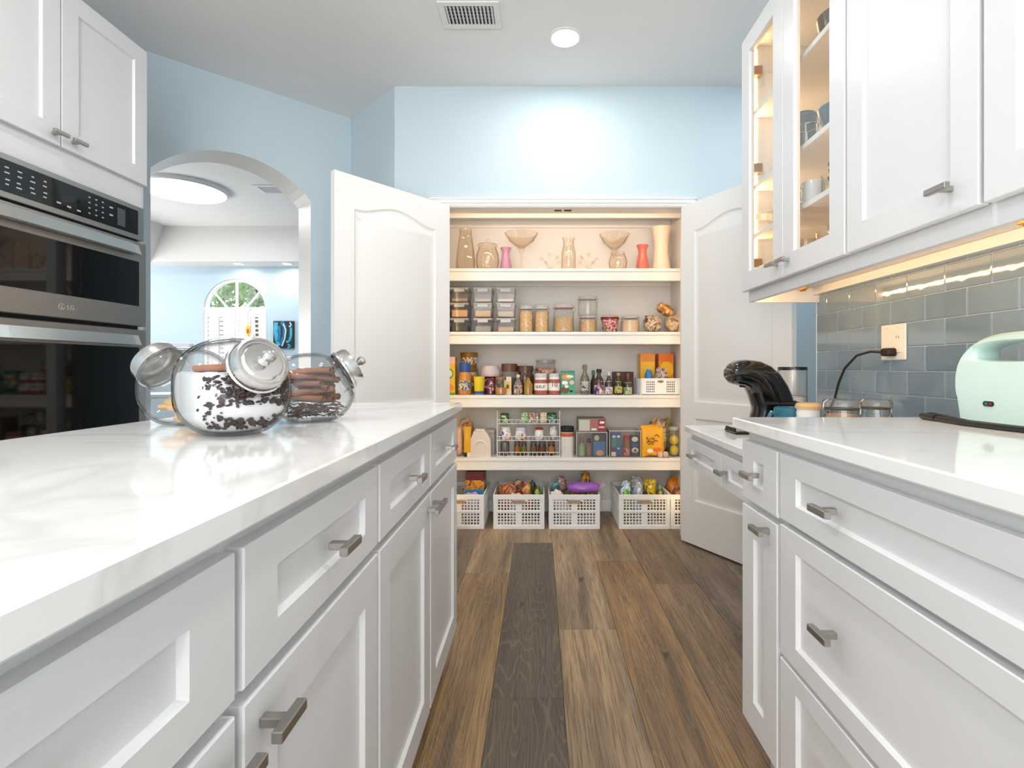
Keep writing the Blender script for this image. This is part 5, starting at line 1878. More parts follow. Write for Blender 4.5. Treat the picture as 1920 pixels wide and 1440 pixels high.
# ---- crates on the pantry floor
CW, CD, CHh = .326, .385, .222
crate_lbl = ['white perforated crate half hidden by the island cabinets', 'white perforated crate with red and green snacks', 'white perforated crate holding the purple packet', 'white perforated crate with blue and yellow packets', 'white perforated crate almost hidden behind the door leaf']
cx_ = []
proto = None
for i, (ul, ur) in enumerate(((813, 906), (925.5, 1020), (1030, 1124), (1161, 1256), (1258, 1352))):
    x = px((ul + ur) / 2, 3.35)
    cx_.append(x)
    loc = (x, 3.351 + CD / 2, 0)
    if proto is None:
        proto = thing('crate', crate_lbl[i], 'crate', loc, group='white crates on the pantry floor')
        crate_parts(CW, CD, CHh, proto)
    else:
        dup(proto, loc, label=crate_lbl[i])
def foil(nm, cols, s=24, r=.35):
    return printed(nm, cols, s, r)
def inb(i, dx, dy, w, vt, mat, seed, label, dep=.09, crimp=None, tilt=0, e=.75, zb=.012, rz=0):
    """packet standing in crate i; dx, dy from the crate's centre, w its width, top at height vt"""
    t = bag('snack_packet', label, 0, 1, 0, 3.35, zb, .1, mat, seed) if False else None
    x, y = cx_[i] + dx, 3.351 + CD / 2 + dy
    H = (vt - zb) / 2
    W = w / 2
    t = thing('snack_packet', label, 'packet', (x, y, zb), rz)
    M = Matrix.Translation((0, 0, H)) @ Matrix.Rotation(tilt, 4, 'Y')
    mb = MB()
    mb.M = M
    def sq(q):
        k = max(0.0, q[2] / H - .6) / .4
        return [q[0] * (1 + .1 * k), q[1] * (1 - .7 * min(1, k)), q[2]]
    mb.sphere(W * .95, dep / 2, H * .98, (0, 0, 0), 16, 12, e, .2, seed, sq)
    zmin = min(v[2] for v in mb.v)
    mb.v = [(v[0], v[1], v[2] - zmin) for v in mb.v]
    mb.build('pouch', mat, t, ang=60)
    if crimp:
        c = MB()
        c.M = M
        for k in range(8):
            a0, a1 = -W * .8 + 1.6 * W * k / 8, -W * .8 + 1.6 * W * (k + 1) / 8
            y0, y1 = (.003 if k % 2 else -.003), (-.003 if k % 2 else .003)
            b = c.pts([(a0, y0, H * .78), (a1, y1, H * .78), (a1, y1 * 1.3, H * 1.02), (a0, y0 * 1.3, H * 1.02)])
            c.face((b, b + 1, b + 2, b + 3))
        c.build('seal', crimp, t, smooth=False)
    return t
MRN = pm('maroon_foil', '#5c1c22', .35, var=.2)
PUR = pm('purple_foil', '#9a5cc0', .22, var=.25, vs=18)
SLV = pm('silver_foil', '#c4b8ac', .3, .5, var=.2)
# crate 0
carton_m = pm('maroon_card', '#5a1a20', .45)
t = thing('snack_carton', 'maroon carton with an orange and blue band in the crate by the island', 'carton', (cx_[0] + .09, 3.525, .012))
MB().box(-.062, .062, -.045, .045, 0, .33, .003).build('box', carton_m, t, smooth=False)
MB().box(-.0625, .0625, -.0462, .0462, .20, .275).build('band', printed('orange_card', ['#a85c24', '#c88430', '#d89c34', '#7c4a2c'], 20, .4), t, smooth=False)
MB().box(-.0625, .0625, -.0466, .0466, .16, .215).build('band', pm('blue_card', '#3c84b4', .4), t, smooth=False)
inb(0, .075, -.12, .13, .215, pm('lilac_foil', '#b4a8d0', .35, var=.15), 61, 'pale lilac packet below the maroon carton', .08)
inb(0, .125, .09, .06, .34, SLV, 62, 'slim silver pouch standing in the crate by the island', .05, SLV)
# crate 1
inb(1, -.068, -.05, .12, .262, foil('red_brown_foil', ['#7c2a1c', '#a8482c', '#b8742c', '#5c1c14']), 63, 'red brown snack packet in the crate of red and green snacks', .09)
inb(1, .045, -.02, .09, .258, foil('amber_foil', ['#8c5a1c', '#b8842c', '#a0342c', '#c8a040']), 64, 'amber and red snack packet in the crate of red and green snacks', .08)
inb(1, .121, -.05, .06, .245, foil('leaf_foil', ['#4c6a24', '#74962c', '#2c3c1c', '#a4b85c']), 65, 'leafy green snack packet in the crate of red and green snacks', .07)
inb(1, -.02, -.145, .10, .222, foil('cream_foil', ['#c8b8a8', '#e0d4c8', '#b08c74', '#efe8e0']), 66, 'cream snack packet at the front of the red and green snack crate', .05)
inb(1, .085, .06, .06, .25, pm('dark_green_foil', '#24301c', .4), 67, 'dark green snack packet behind the leafy one', .05)
inb(1, -.135, .02, .04, .235, foil('rust_foil', ['#8c4a24', '#b86a34', '#6c2c18', '#d0a05c']), 68, 'slim rust packet against the island side of the red and green snack crate', .05)
inb(1, -.01, .08, .08, .262, foil('crimson_foil', ['#8c1c24', '#b4343c', '#d8b48c', '#6c141c']), 69, 'crimson packet at the back of the red and green snack crate', .06)
# crate 2
t = thing('snack_packet', 'shiny purple packet lying on top of the third crate', 'packet', (cx_[2] + .065, 3.435, .2235))
mb = MB()
mb.sphere(.108, .06, .030, (0, 0, .028), 20, 12, .7, .12, 3)
mb.build('pouch', PUR, t, ang=60)
mb = MB()
for k in range(5):
    y0, y1 = -.04 + k * .016, -.024 + k * .016
    zz = .03 + (.004 if k % 2 else 0)
    b = mb.pts([(.095, y0, zz), (.14, y0 * 1.2, zz + .018), (.14, y1 * 1.2, .034 + (.0 if k % 2 else .004) + .014), (.095, y1, .034 - (.0 if k % 2 else .004))])
    mb.face((b, b + 1, b + 2, b + 3))
mb.build('seal', pm('lilac_seal', '#cda4dc', .3), t, smooth=False)
inb(2, -.075, -.1, .10, .25, pm('white_foil', '#e4ddd8', .35, var=.08, vs=40), 71, 'white printed packet leaning in the third crate', .06, tilt=-.5)
inb(2, -.115, .02, .06, .262, foil('teal_foil', ['#24606c', '#34808c', '#5ca0a4', '#1c4854']), 72, 'teal packet at the island side of the third crate', .06)
inb(2, .0, .05, .07, .268, pm('slate_foil', '#5c7488', .35, var=.15), 73, 'slate blue packet behind the purple one', .06, tilt=.3)
inb(2, .015, -.018, .06, .262, pm('bright_orange_foil', '#e0761c', .35, var=.12), 74, 'bright orange packet just above the purple one', .05)
inb(2, .095, .06, .08, .305, foil('brown_yellow_foil', ['#5c3414', '#c88c24', '#d8b03c', '#3c2414'], 18), 75, 'brown and yellow packet standing highest in the third crate', .08, KRAFT)
inb(2, -.07, .11, .08, .275, foil('beige_foil', ['#c8a890', '#7c3428', '#d8c4b4', '#a87c64']), 76, 'beige and rust packet at the back of the third crate', .06)
# crate 3
inb(3, -.10, -.05, .085, .272, foil('sky_foil', ['#a8c8dc', '#2c62b0', '#d8e4e8', '#7cb0d4'], 16), 81, 'sky blue packet with a deep blue patch in the fourth crate', .08, SLV)
inb(3, -.015, -.06, .075, .270, foil('ice_foil', ['#c4d4dc', '#dce6ea', '#a8b8c4', '#8c9ca8']), 82, 'icy grey packet beside the sky blue one', .08, SLV)
inb(3, .072, -.03, .09, .282, foil('gold_foil', ['#c8a414', '#dcbc24', '#8c6c14', '#e8d04c'], 20), 83, 'golden yellow packet in the fourth crate', .08, pm('gold_seal', '#d8b41c', .35))
inb(3, -.105, -.14, .06, .232, foil('grass_foil', ['#3c7c24', '#5c9c3c', '#a8c84c', '#2c5c1c']), 84, 'grass green packet low in the corner of the fourth crate', .05)
inb(3, .015, -.14, .05, .225, M_DARK, 85, 'small black packet between the icy and golden ones', .05)
inb(3, .0, .08, .10, .275, foil('pearl_foil', ['#b4bcc4', '#d4d8dc', '#98a4b0', '#e4e6e8']), 86, 'pearl grey packet at the back of the fourth crate', .07, SLV)
inb(3, .13, -.06, .04, .24, foil('moss_foil', ['#6c7424', '#949c3c', '#4c5420', '#b4b85c']), 87, 'slim moss green packet beside the golden yellow one', .06)
# crate 4
inb(4, -.075, .03, .14, .285, foil('rust_orange_foil', ['#b8641c', '#d8842c', '#c87424', '#7c3c14'], 16), 91, 'rust orange bag in the crate behind the door leaf', .12)
inb(4, -.09, -.12, .10, .245, foil('russet_foil', ['#7c3c24', '#9c5434', '#5c2c1c', '#b8744c']), 92, 'russet packet low in the crate behind the door leaf', .08)

# ================================================================== SLANTED JARS ON THE ISLAND
M_JARG = glass('jar_glass', '#fdfdfd', '#9aa19f', 1.0, .015)
M_LIDS = pm('lid_steel', '#cfcdca', .20, 1.0, var=.03)
ZT_ = .9142
def slant_jar(name, label, x, y, az, tilt, rx, rz_, lid_r, fillfn):
    """squat glass jar on a flat oval foot, its round mouth tilted; az: direction the mouth faces"""
    t = thing(name, label, 'jar', (x, y, ZT_ + .001), az)
    ry = rx * .86
    zc = rz_ * .90
    ax = Vector((math.sin(tilt), 0, math.cos(tilt)))
    cut = rx * .74
    def shell(k):
        mb = MB()
        def sq(q):
            v = Vector(q)
            # flat facets front and back, flat foot, flat mouth
            if v.y > ry * .80:
                v.y = ry * .80 + (v.y - ry * .80) * .25
            if v.y < -ry * .80:
                v.y = -ry * .80 + (v.y + ry * .80) * .25
            if v.z < -zc * k:
                v.z = -zc * k
            d_ = v.dot(ax)
            if d_ > cut:
                v = v - ax * (d_ - cut)
            return [v.x, v.y, v.z]
        mb.sphere(rx * k, ry * k, rz_ * k, (0, 0, 0), 40, 28, .88, 0, 0, sq)
        return mb
    mb = shell(1.0)
    mb.v = [(v[0], v[1], v[2] + zc) for v in mb.v]
    mb.build('glass_body', M_JARG, t, ang=60)
    ins = shell(.955)
    ins.v = [(v[0], v[1], v[2] + zc) for v in ins.v]
    ins.build('inner_wall', M_JARG, t, ang=60)
    # neck, lid and knob along the mouth axis
    Mx = Matrix.Translation((0, 0, zc)) @ Matrix.Rotation(tilt, 4, 'Y')
    nk = MB()
    nk.M = Mx
    nk.lathe([(lid_r * .95, cut - .014), (lid_r * .90, cut), (lid_r * .93, cut + .012), (lid_r * .9, cut + .02)], 40)
    nk.build('neck', M_JARG, t)
    ld_ = MB()
    ld_.M = Mx
    c = cut + .006
    ld_.lathe([(lid_r * .98, c), (lid_r * 1.04, c + .002), (lid_r * 1.04, c + .007), (lid_r * .99, c + .010), (lid_r * .99, c + .026), (lid_r * .93, c + .033),
               (lid_r * .86, c + .034), (lid_r * .82, c + .030), (lid_r * .74, c + .030), (lid_r * .66, c + .034), (lid_r * .3, c + .035), (0, c + .035)], 48)
    lo = ld_.build('lid', M_LIDS, t)
    kb = MB()
    kb.M = Mx
    kb.lathe([(.012, c + .034), (.009, c + .038), (.006, c + .043), (.009, c + .047), (.0125, c + .053), (.012, c + .059), (.007, c + .063), (0, c + .064)], 24)
    kb.build('knob', M_LIDS, lo)
    return t, shell, zc

def fill_mesh(shell, zc, k, top, keep=None, sh=.0):
    """solid filling: the jar's inner shape cut flat at height top"""
    mb = shell(k)
    out = []
    for v in mb.v:
        z = v[2] + zc
        lim = top + sh * mnoise.noise(Vector((v[0] * 25, v[1] * 25, 0)))
        if z > lim:
            s = 1.0
            z = lim
        x, y = v[0], v[1]
        if keep:
            x, y = keep(x, y)
        out.append((x, y, z))
    mb.v = out
    return mb

SUGAR = pm('white_sugar', '#f3f3f4', .7, var=.01, bump=.3, bs=900)
CINN = pm('cinnamon_bark', '#96613f', .65, var=.35, vs=30, stretch=(1, 1, .25), bump=.4, bs=150)
CLOVE = pm('dark_chips', '#3a2a2a', .6, var=.3, vs=40)
ALM = pm('pale_biscuit', '#d2ab78', .6, var=.15, vs=30)

def stick_mesh(L, r):
    """rolled cinnamon quill: a double scroll"""
    mb = MB()
    n = 16
    prof = []
    for i in range(n + 1):
        a = 2 * PI * 1.35 * i / n
        rr_ = r * (1 - .45 * i / n)
        prof.append((rr_ * math.cos(a), rr_ * math.sin(a)))
    th = r * .16
    A = [mb.pts([(x, z, -L / 2 * (1 + .03 * math.sin(i))) for i, (x, z) in enumerate(prof)])]
    A.append(mb.pts([(x, z, L / 2 * (1 + .03 * math.cos(i * 2))) for i, (x, z) in enumerate(prof)]))
    B = [mb.pts([(x * .86, z * .86, -L / 2) for x, z in prof]), mb.pts([(x * .86, z * .86, L / 2) for x, z in prof])]
    for i in range(n):
        mb.face((A[0] + i, A[0] + i + 1, A[1] + i + 1, A[1] + i))
        mb.face((B[0] + i, B[0] + i + 1, B[1] + i + 1, B[1] + i))
        mb.face((A[0] + i, A[0] + i + 1, B[0] + i + 1, B[0] + i))
        mb.face((A[1] + i, A[1] + i + 1, B[1] + i + 1, B[1] + i))
    return mb.mesh('cinnamon_stick', CINN, ang=40)
stm = [stick_mesh(.075, .0085), stick_mesh(.062, .0075), stick_mesh(.085, .009)]
def stick(loc, yaw, pitch, k, label, group):
    o = bpy.data.objects.new('cinnamon_stick', stm[k])
    COL.objects.link(o)
    o.location = loc
    o.rotation_euler = (0, PI / 2 - pitch, yaw)
    tag(o, label, 'cinnamon stick', group)

# front jar: white sugar, dark chips along the mouth side, sticks on top
jx, jy = px(436, 1.02), 1.02
t, sh_, zc = slant_jar('slanted_jar', 'front slanted glass jar of white sugar with dark chips and a steel lid', jx, jy, math.radians(-33), math.radians(65), .113, .098, .052, None)
fm_ = fill_mesh(sh_, zc, .925, .118, None, .004)
fm_.build('sugar', SUGAR, t, ang=60)
rnd = random.Random(3)
chip = MB()
inv = Matrix.Rotation(math.radians(12), 3, 'Z')
base_shell = sh_(.932)
cand = [v for v in base_shell.v]
for i in range(760):
    th_a = rnd.uniform(-1.5, .8)
    zz = rnd.uniform(.016, .112)
    # point on the inner wall at that angle and height
    best = None
    d = Vector((math.cos(th_a), math.sin(th_a)))
    wx = .112 * .945
    wy = .112 * .86 * .945
    s = max(0.05, 1 - abs((zz - zc) / (.098 * .94)) ** 2.3) ** (1 / 2.3)
    e = 2 / .88
    rad = s / ((abs(d.x) / wx) ** e + (abs(d.y) / wy) ** e) ** (1 / e)
    px_, py_ = d.x * rad, d.y * rad
    lim = .112 * .86 * .80 * .945
    if py_ < -lim:
        py_ = -lim + (py_ + lim) * .25
    dens = .5 + .5 * mnoise.noise(Vector((px_ * 34, zz * 34, 2.0)))
    side = (px_ * math.cos(.66) + py_ * math.sin(.66) * -1 * -1 + .02) / .06
    if side < rnd.random() * .6 or dens < .40 + .2 * rnd.random():
        continue
    sz = rnd.uniform(.0022, .0066)
    chip.M = Matrix.Translation((px_, py_, zz)) @ Matrix.Rotation(rnd.random() * 6, 4, 'Z') @ Matrix.Rotation(rnd.random() * 6, 4, 'X')
    chip.sphere(sz, sz * .55, sz * rnd.uniform(.5, 1.3), (0, 0, 0), 6, 4, 1, .5, i)
o = chip.build('dark_chips', CLOVE, t, smooth=False)
o['kind'] = 'stuff'
for i, (dx, dy, dz, yaw, pit, k) in enumerate(((-.012, -.035, .128, .1, .05, 0), (.030, -.030, .126, -.25, -.12, 0), (.018, .020, .128, .5, .0, 1), (.046, .004, .119, .2, -.35, 1), (-.02, .03, .127, -.1, .0, 1))):
    stick((jx + dx, jy + dy, ZT_ + dz), yaw, pit, k, 'brown cinnamon stick lying on the sugar in the front jar', 'cinnamon sticks in the front jar')

# jar of cinnamon beyond it
jx, jy = px(592, 1.27), 1.25
t, sh_, zc = slant_jar('slanted_jar', 'slanted glass jar packed with cinnamon sticks, the one nearest the pantry', jx, jy, math.radians(32), math.radians(60), .098, .086, .050, None)
tw = MB()
rnd = random.Random(9)
for i in range(150):
    a = rnd.random() * 6.28
    r = (rnd.random() ** .5) * .066
    z = rnd.uniform(.010, .040)
    x, y = r * math.cos(a), r * math.sin(a) * .8
    b = rnd.random() * 6.28
    l = rnd.uniform(.008, .020)
    tw.tube([(x - l * math.cos(b), y - l * .8 * math.sin(b), z), (x, y, z + .003), (x + l * math.cos(b) * .8, y + l * .6 * math.sin(b), z - .002 + .004 * rnd.random())], .0013, 4)
o = tw.build('dried_twigs', pm('twig_brown', '#5c4038', .8, var=.4, vs=40), t)
o['kind'] = 'stuff'
rnd = random.Random(12)
for i in range(30):
    lay = i // 6
    a = rnd.uniform(-.5, .6) + (.25 if lay % 2 else -.2)
    dx = rnd.uniform(-.034, .038)
    dy = [-.046, -.028, -.010, .010, .028, .044][i % 6] * (1 - .10 * lay)
    z = .056 + lay * .0160 + rnd.uniform(-.004, .004)
    stick((jx + dx * .6 + .004, jy + dy, ZT_ + z), a, rnd.uniform(-.14, .16) * (.4 if lay == 0 else 1), rnd.choice((0, 0, 1)), 'brown cinnamon stick inside the jar of cinnamon', 'cinnamon sticks in the cinnamon jar')

# third jar, behind on the oven side, with pale biscuits in the bottom
jx, jy = px(338, 1.17), 1.19
t, sh_, zc = slant_jar('slanted_jar', 'slanted glass jar with a few pale biscuits, mouth towards the oven', jx, jy, math.radians(168), math.radians(56), .098, .092, .054, None)
rnd = random.Random(4)
for i in range(11):
    a = rnd.random() * 6.28
    r = .052 * (rnd.random() ** .5)
    mb = MB()
    mb.M = Matrix.Rotation(rnd.random() * 6, 4, 'Z') @ Matrix.Rotation(rnd.uniform(-.6, .6), 4, 'X')
    mb.sphere(.022, .016, .008, (0, 0, 0), 10, 6, .7, .2, i)
    o = mb.build('biscuit', ALM)
    o.location = (jx - .006 + r * math.cos(a), jy + r * .8 * math.sin(a), ZT_ + .016 + .012 * (i % 4))
    tag(o, 'pale biscuit at the bottom of the jar towards the oven', 'biscuit', 'biscuits in the third jar')

# ================================================================== DESK AND WORKTOP THINGS
ZD = .8005
# coffee machine
Ym = 1.93
def mx(u):
    return px(u, Ym)
def mz(v):
    return pz(v, Ym)
cx0 = mx(1430)
cm_ = thing('coffee_machine', 'glossy black coffee machine with a curved overhanging head', 'coffee machine', (cx0, Ym, ZD))
def q(u, v):
    return (mx(u) - cx0, mz(v) - ZD)
def strap(name, outer, inner, half, mat, nseg=10):
    """arched body: outline between an outer and an inner curve, rounded across its width"""
    mb = MB()
    n = len(outer)
    rings = []
    for k in range(nseg):
        a = 2 * PI * k / nseg
        ca, sa = math.cos(a), math.sin(a)
        e = .6
        ca = math.copysign(abs(ca) ** e, ca)
        sa = math.copysign(abs(sa) ** e, sa)
        rings.append((ca, sa))
    B = []
    for (ox, oz), (ix, iz) in zip(outer, inner):
        mxp, mzp = (ox + ix) / 2, (oz + iz) / 2
        hx, hz = (ox - ix) / 2, (oz - iz) / 2
        B.append(mb.pts([(mxp + hx * ca, half * sa, mzp + hz * ca) for ca, sa in rings]))
    for A, C in zip(B, B[1:]):
        for k in range(nseg):
            j = (k + 1) % nseg
            mb.face((A + k, A + j, C + j, C + k))
    mb.face([B[0] + k for k in range(nseg)])
    mb.face([B[-1] + k for k in range(nseg)])
    return mb.build(name, mat, cm_, ang=50)
outer = [q(1367, 690), q(1371, 682), q(1380, 676), q(1398, 674), q(1420, 677), q(1440, 686), q(1457, 701), q(1470, 720), q(1478, 738), q(1484, 756)]
inner = [q(1367, 711), q(1372, 719), q(1381, 722), q(1390, 723), q(1397, 726), q(1402, 732), q(1406, 741), q(1409, 751), q(1411, 757), q(1412, 762)]
strap('head', outer, inner, .058, M_BLACK, 16)
ob = [q(1487, 750), q(1486, 770), q(1480, 800), (q(1475, 806)[0], 0.0)]
ib = [q(1412, 750), q(1413, 770), q(1404, 800), (q(1398, 806)[0], 0.0)]
strap('column', ob, ib, .06, M_BLACK, 16)
MB().box(q(1368, 0)[0], q(1475, 0)[0], -.058, .058, 0, .012, .004).build('base_tray', M_BLACK, cm_, smooth=False)
MB().box(q(1368, 0)[0], q(1372, 0)[0], -.045, .045, .010, .022, .002).build('tray_lip', M_DARK, cm_, smooth=False)
MB().lathe([(0, .0), (.012, 0), (.014, .008), (0, .010)], 14, q(1393, 0)[0], 0, q(0, 726)[1]).build('spout', M_DARK, cm_)
bn = MB()
bn.tube([(q(1366, 0)[0] + .010, .056 * math.cos(a), q(0, 700)[1] + .022 * math.sin(a)) for a in [2 * PI * k / 20 for k in range(20)]], .0022, 6, closed=True)
bn.build('chrome_ring', pm('chrome', '#d8d8d8', .1, 1.0), cm_)
MB().box(q(1420, 0)[0], q(1488, 0)[0], -.0605, .0605, q(0, 757)[1], q(0, 752)[1], .002).build('seam_band', M_DARK, cm_, smooth=False)
# power cord to the outlet
ys, zs_ = 1.66, 1.125
cord = thing('power_cord', 'black power cord from the wall outlet down to the coffee machine', 'cord', (0, 0, 0))
MB().tube([(XW - .028, 1.706, 1.093), (XW - .045, 1.75, 1.097), (XW - .06, 1.80, 1.085), (XW - .07, 1.855, 1.04), (XW - .075, 1.885, .985), (XW - .08, 1.90, .93), (XW - .10, 1.92, .86), (XW - .14, 1.93, .812), (XW - .19, 1.93, .806)], .0042, 8).build('cable', M_DARK, cord)
MB().box(XW - .040, XW - .0075, 1.668, 1.712, 1.080, 1.106, .006).build('plug', M_DARK, cord)
# outlet plate
ol = thing('wall_outlet', 'white double outlet plate on the grey blue tiles', 'outlet', (XW - .0046, 1.690, 1.125))
CRW = pm('outlet_white', '#efeae2', .35)
MB().box(-.006, 0, -.059, .059, -.058, .058, .003).build('plate', CRW, ol, smooth=False)
MB().box(-.0085, -.006, .008, .042, -.034, .034, .001).build('switch_rocker', CRW, ol, smooth=False)
so = MB().box(-.0085, -.006, -.042, -.008, -.034, .034, .001).build('socket', CRW, ol, smooth=False)
MB().box(-.0089, -.0085, -.032, -.030, .012, .020).box(-.0089, -.0085, -.021, -.019, .012, .020).build('slot', M_DARK, so, smooth=False)
for y in (-.025, .025):
    MB().lathe([(0, 0), (.003, 0), (.003, .001), (0, .001)], 8, 0, 0, 0).build('screw', M_NICKEL, ol).location = (-.0065, y, .047)

# clear tank with black lid
tk = thing('water_tank', 'clear plastic tank with a black lid behind the coffee machine', 'container', (px(1486, 2.07), 2.07, ZD))
tw2 = 25.5 * 2.07 / FPX
th2 = pz(694, 2.07) - ZD
MB().lathe([(0, 0), (tw2 * .96, 0), (tw2, .01), (tw2, th2), (tw2 * .96, th2), (tw2 * .96, .012), (0, .012)], 28).build('body', M_ACRYL, tk)
MB().lathe([(0, th2), (tw2 * 1.01, th2), (tw2 * 1.01, th2 + .010), (tw2 * .98, th2 + .013), (0, th2 + .013)], 28).build('lid', M_BLACK, tk)
MB().lathe([(0, .013), (tw2 * .55, .013), (tw2 * .55, th2 * .55), (0, th2 * .55)], 20, .012).build('paper_filter_stack', pm('filter_white', '#f0eeea', .7), tk)
MB().lathe([(tw2 * 1.0, th2 * .55), (tw2 * 1.015, th2 * .555), (tw2 * 1.0, th2 * .56)], 28).build('ring', M_NICKEL, tk)
# blue mug
bm_ = thing('mug', 'teal blue mug on the low desk beside the coffee machine', 'mug', (px(1482, 1.74), 1.74, ZD))
BLG = pm('teal_glaze', '#2f6c80', .25, coat=.4, var=.06)
rM = 29 * 1.74 / FPX
hM = pz(764, 1.74) - ZD
MB().lathe([(0, 0), (rM * .8, 0), (rM * .92, .008), (rM, hM * .4), (rM, hM - .002), (rM * .97, hM), (rM * .93, hM - .003), (rM * .93, .01), (0, .008)], 32).build('cup', BLG, bm_)
MB().tube([(-rM * .95, -.005, hM * .82), (-rM * 1.3, -.008, hM * .86), (-rM * 1.52, -.01, hM * .65), (-rM * 1.45, -.01, hM * .38), (-rM * .98, -.006, hM * .25)], .0075, 10).build('handle', BLG, bm_)
# ribbed canister with bamboo lid
wc = thing('canister', 'white ribbed canister with a bamboo lid on the low desk', 'canister', (px(1515, 1.66), 1.66, ZD))
rC = 21 * 1.66 / FPX
hC = pz(766, 1.66) - ZD
pr = [(0, 0), (rC * .9, 0)]
for i in range(14):
    z = .006 + i * (hC - .012) / 13
    pr += [(rC * (.93 if i % 2 else .97), z)]
pr += [(rC * .95, hC), (0, hC)]
MB().lathe(pr, 28).build('body', pm('white_ceramic', '#eceae8', .4), wc)
MB().lathe([(0, hC), (rC * 1.06, hC), (rC * 1.08, hC + .008), (rC * .95, hC + .016), (rC * .8, hC + .018), (0, hC + .018)], 28).build('lid', pm('bamboo', '#d9b07a', .45, var=.1, vs=10, stretch=(1, 8, 1)), wc)
# two glass clip jars
for i, (u0, u1, Yj, lb, fl_, ff) in enumerate(((1544, 1612, 1.50, 'glass clip jar of brown sugar on the low desk', pm('brown_sugar', '#b58c68', .7, var=.15, vs=40), .71), (1612, 1670, 1.56, 'glass clip jar with white powder beside the brown sugar jar', pm('white_powder', '#e8e2da', .7), .60))):
    t = thing('clip_jar', lb, 'jar', (px((u0 + u1) / 2, Yj), Yj, ZD))
    r = (u1 - u0) / 2 * Yj / FPX * .94
    h = pz(748, Yj) - ZD
    MB().lathe([(0, 0), (r * .92, 0), (r, .01), (r, h * .66), (r * .9, h * .76), (r * .9, h * .82), (r * .86, h * .82), (r * .86, h * .75), (r * .95, h * .65), (r * .95, .012), (0, .008)], 32).build('body', M_CLEAR, t)
    MB().lathe([(0, .013), (r * .84, .014), (r * .84, h * ff), (0, h * ff + .004)], 28).build('contents', fl_, t)
    MB().lathe([(r * .9, h * .825), (r * 1.0, h * .835), (r * 1.02, h * .93), (r * .96, h * .985), (r * .6, h), (0, h)], 32).build('lid', glass('jar_lid_glass', '#f8f4f0', '#b9b0a8', 1.0, .02, .05), t)
    MB().lathe([(r * .9, h * .80), (r * .95, h * .812), (r * .9, h * .825)], 28).build('gasket', pm('gasket_dark', '#4a3c34', .5), t)
    MB().tube([(-r * .92, 0, h * .74), (-r * 1.08, 0, h * .80), (-r * 1.05, 0, h * .93), (-r * .8, 0, h * .99)], .0022, 6).build('wire_hinge', M_NICKEL, t)
    MB().tube([(r * .92, 0, h * .60), (r * 1.10, 0, h * .72), (r * 1.12, 0, h * .90), (r * .9, 0, h * .98)], .0022, 6).build('wire_clip', M_NICKEL, t)

# mint appliance on the worktop, standing on edge, facing the aisle
MINT = pm('mint_plastic', '#cce6e0', .28, var=.02, coat=.3)
ma = thing('sandwich_maker', 'mint green sandwich maker standing on edge with a handle opening', 'appliance', (1.028, 1.082, ZT_ + .001))
def outline(w, h, n=40):
    pts = []
    for i in range(n + 1):
        t_ = -PI * .10 + (PI * 1.20) * i / n
        c, s = math.cos(t_), math.sin(t_)
        x = w * math.copysign(abs(c) ** .80, c)
        z = h * .44 + (h * .56 if s > 0 else h * .44) * math.copysign(abs(s) ** .82, s)
        pts.append((x, z))
    pts = [(w * .90, 0)] + [(a, max(b, .0)) for a, b in pts] + [(-w * .90, 0)]
    return pts
HWm, HMm = .166, .205
ol_ = outline(HWm, HMm)
hole = []
for i in range(28):
    t_ = 2 * PI * i / 28
    c, s = math.cos(t_), math.sin(t_)
    hole.append((.108 * math.copysign(abs(c) ** .8, c), .160 + (.024 if s > 0 else .018) * math.copysign(abs(s) ** (.9 if s > 0 else .35), s) - .004 * 0))
def ring_body():
    me = bpy.data.meshes.new('shell')
    bm = bmesh.new()
    th = .038
    def loop(poly, x):
        vs = [bm.verts.new((x, a, b)) for a, b in poly]
        return vs
    def edges(vs):
        return [bm.edges.new((vs[i], vs[(i + 1) % len(vs)])) for i in range(len(vs))]
    ctr = (0, HMm * .42)
    def scale(poly, k, c=ctr):
        return [(c[0] + (a - c[0]) * k, max(c[1] + (b - c[1]) * k, 0.0)) for a, b in poly]
    def hs(poly, k):
        return [(a * k, .160 + (b - .160) * k) for a, b in poly]
    for s in (-1, 1):
        face_o = loop(scale(ol_, .93), s * th)
        face_h = loop(hs(hole, 1.14), s * th)
        bmesh.ops.triangle_fill(bm, use_beauty=True, edges=edges(face_o) + edges(face_h))
        mid_o = loop(scale(ol_, .985), s * (th - .010))
        mid_h = loop(hs(hole, 1.05), s * (th - .006))
        rim_o = loop(ol_, s * (th - .026))
        rim_h = loop(hole, s * (th - .016))
        for A, B in ((face_o, mid_o), (mid_o, rim_o), (face_h, mid_h), (mid_h, rim_h)):
            for i in range(len(A)):
                j = (i + 1) % len(A)
                bm.faces.new((A[i], A[j], B[j], B[i]))
        if s < 0:
            ro, rh = rim_o, rim_h
        else:
            for A, B in ((ro, rim_o), (rh, rim_h)):
                for i in range(len(A)):
                    j = (i + 1) % len(A)
                    bm.faces.new((A[i], A[j], B[j], B[i]))
    bmesh.ops.recalc_face_normals(bm, faces=bm.faces)
    bm.to_mesh(me)
    bm.free()
    me.materials.append(MINT)
    me.shade_smooth()
    me.set_sharp_from_angle(angle=math.radians(38))
    o = bpy.data.objects.new('shell', me)
    COL.objects.link(o)
    o.parent = ma
    return o
ring_body()
il = MB()
n = 14
poly = []
for k in range(n + 1):
    a = PI / 2 + PI * k / n
    poly.append((-.008 + .0055 * math.cos(a), .048 + .0055 * math.sin(a)))
for k in range(n + 1):
    a = -PI / 2 + PI * k / n
    poly.append((.008 + .0055 * math.cos(a), .048 + .0055 * math.sin(a)))
YO = .062
il.prism([(YO + a, b) for a, b in poly], -.0400, -.037, lambda a, b, d: (d, a, b))
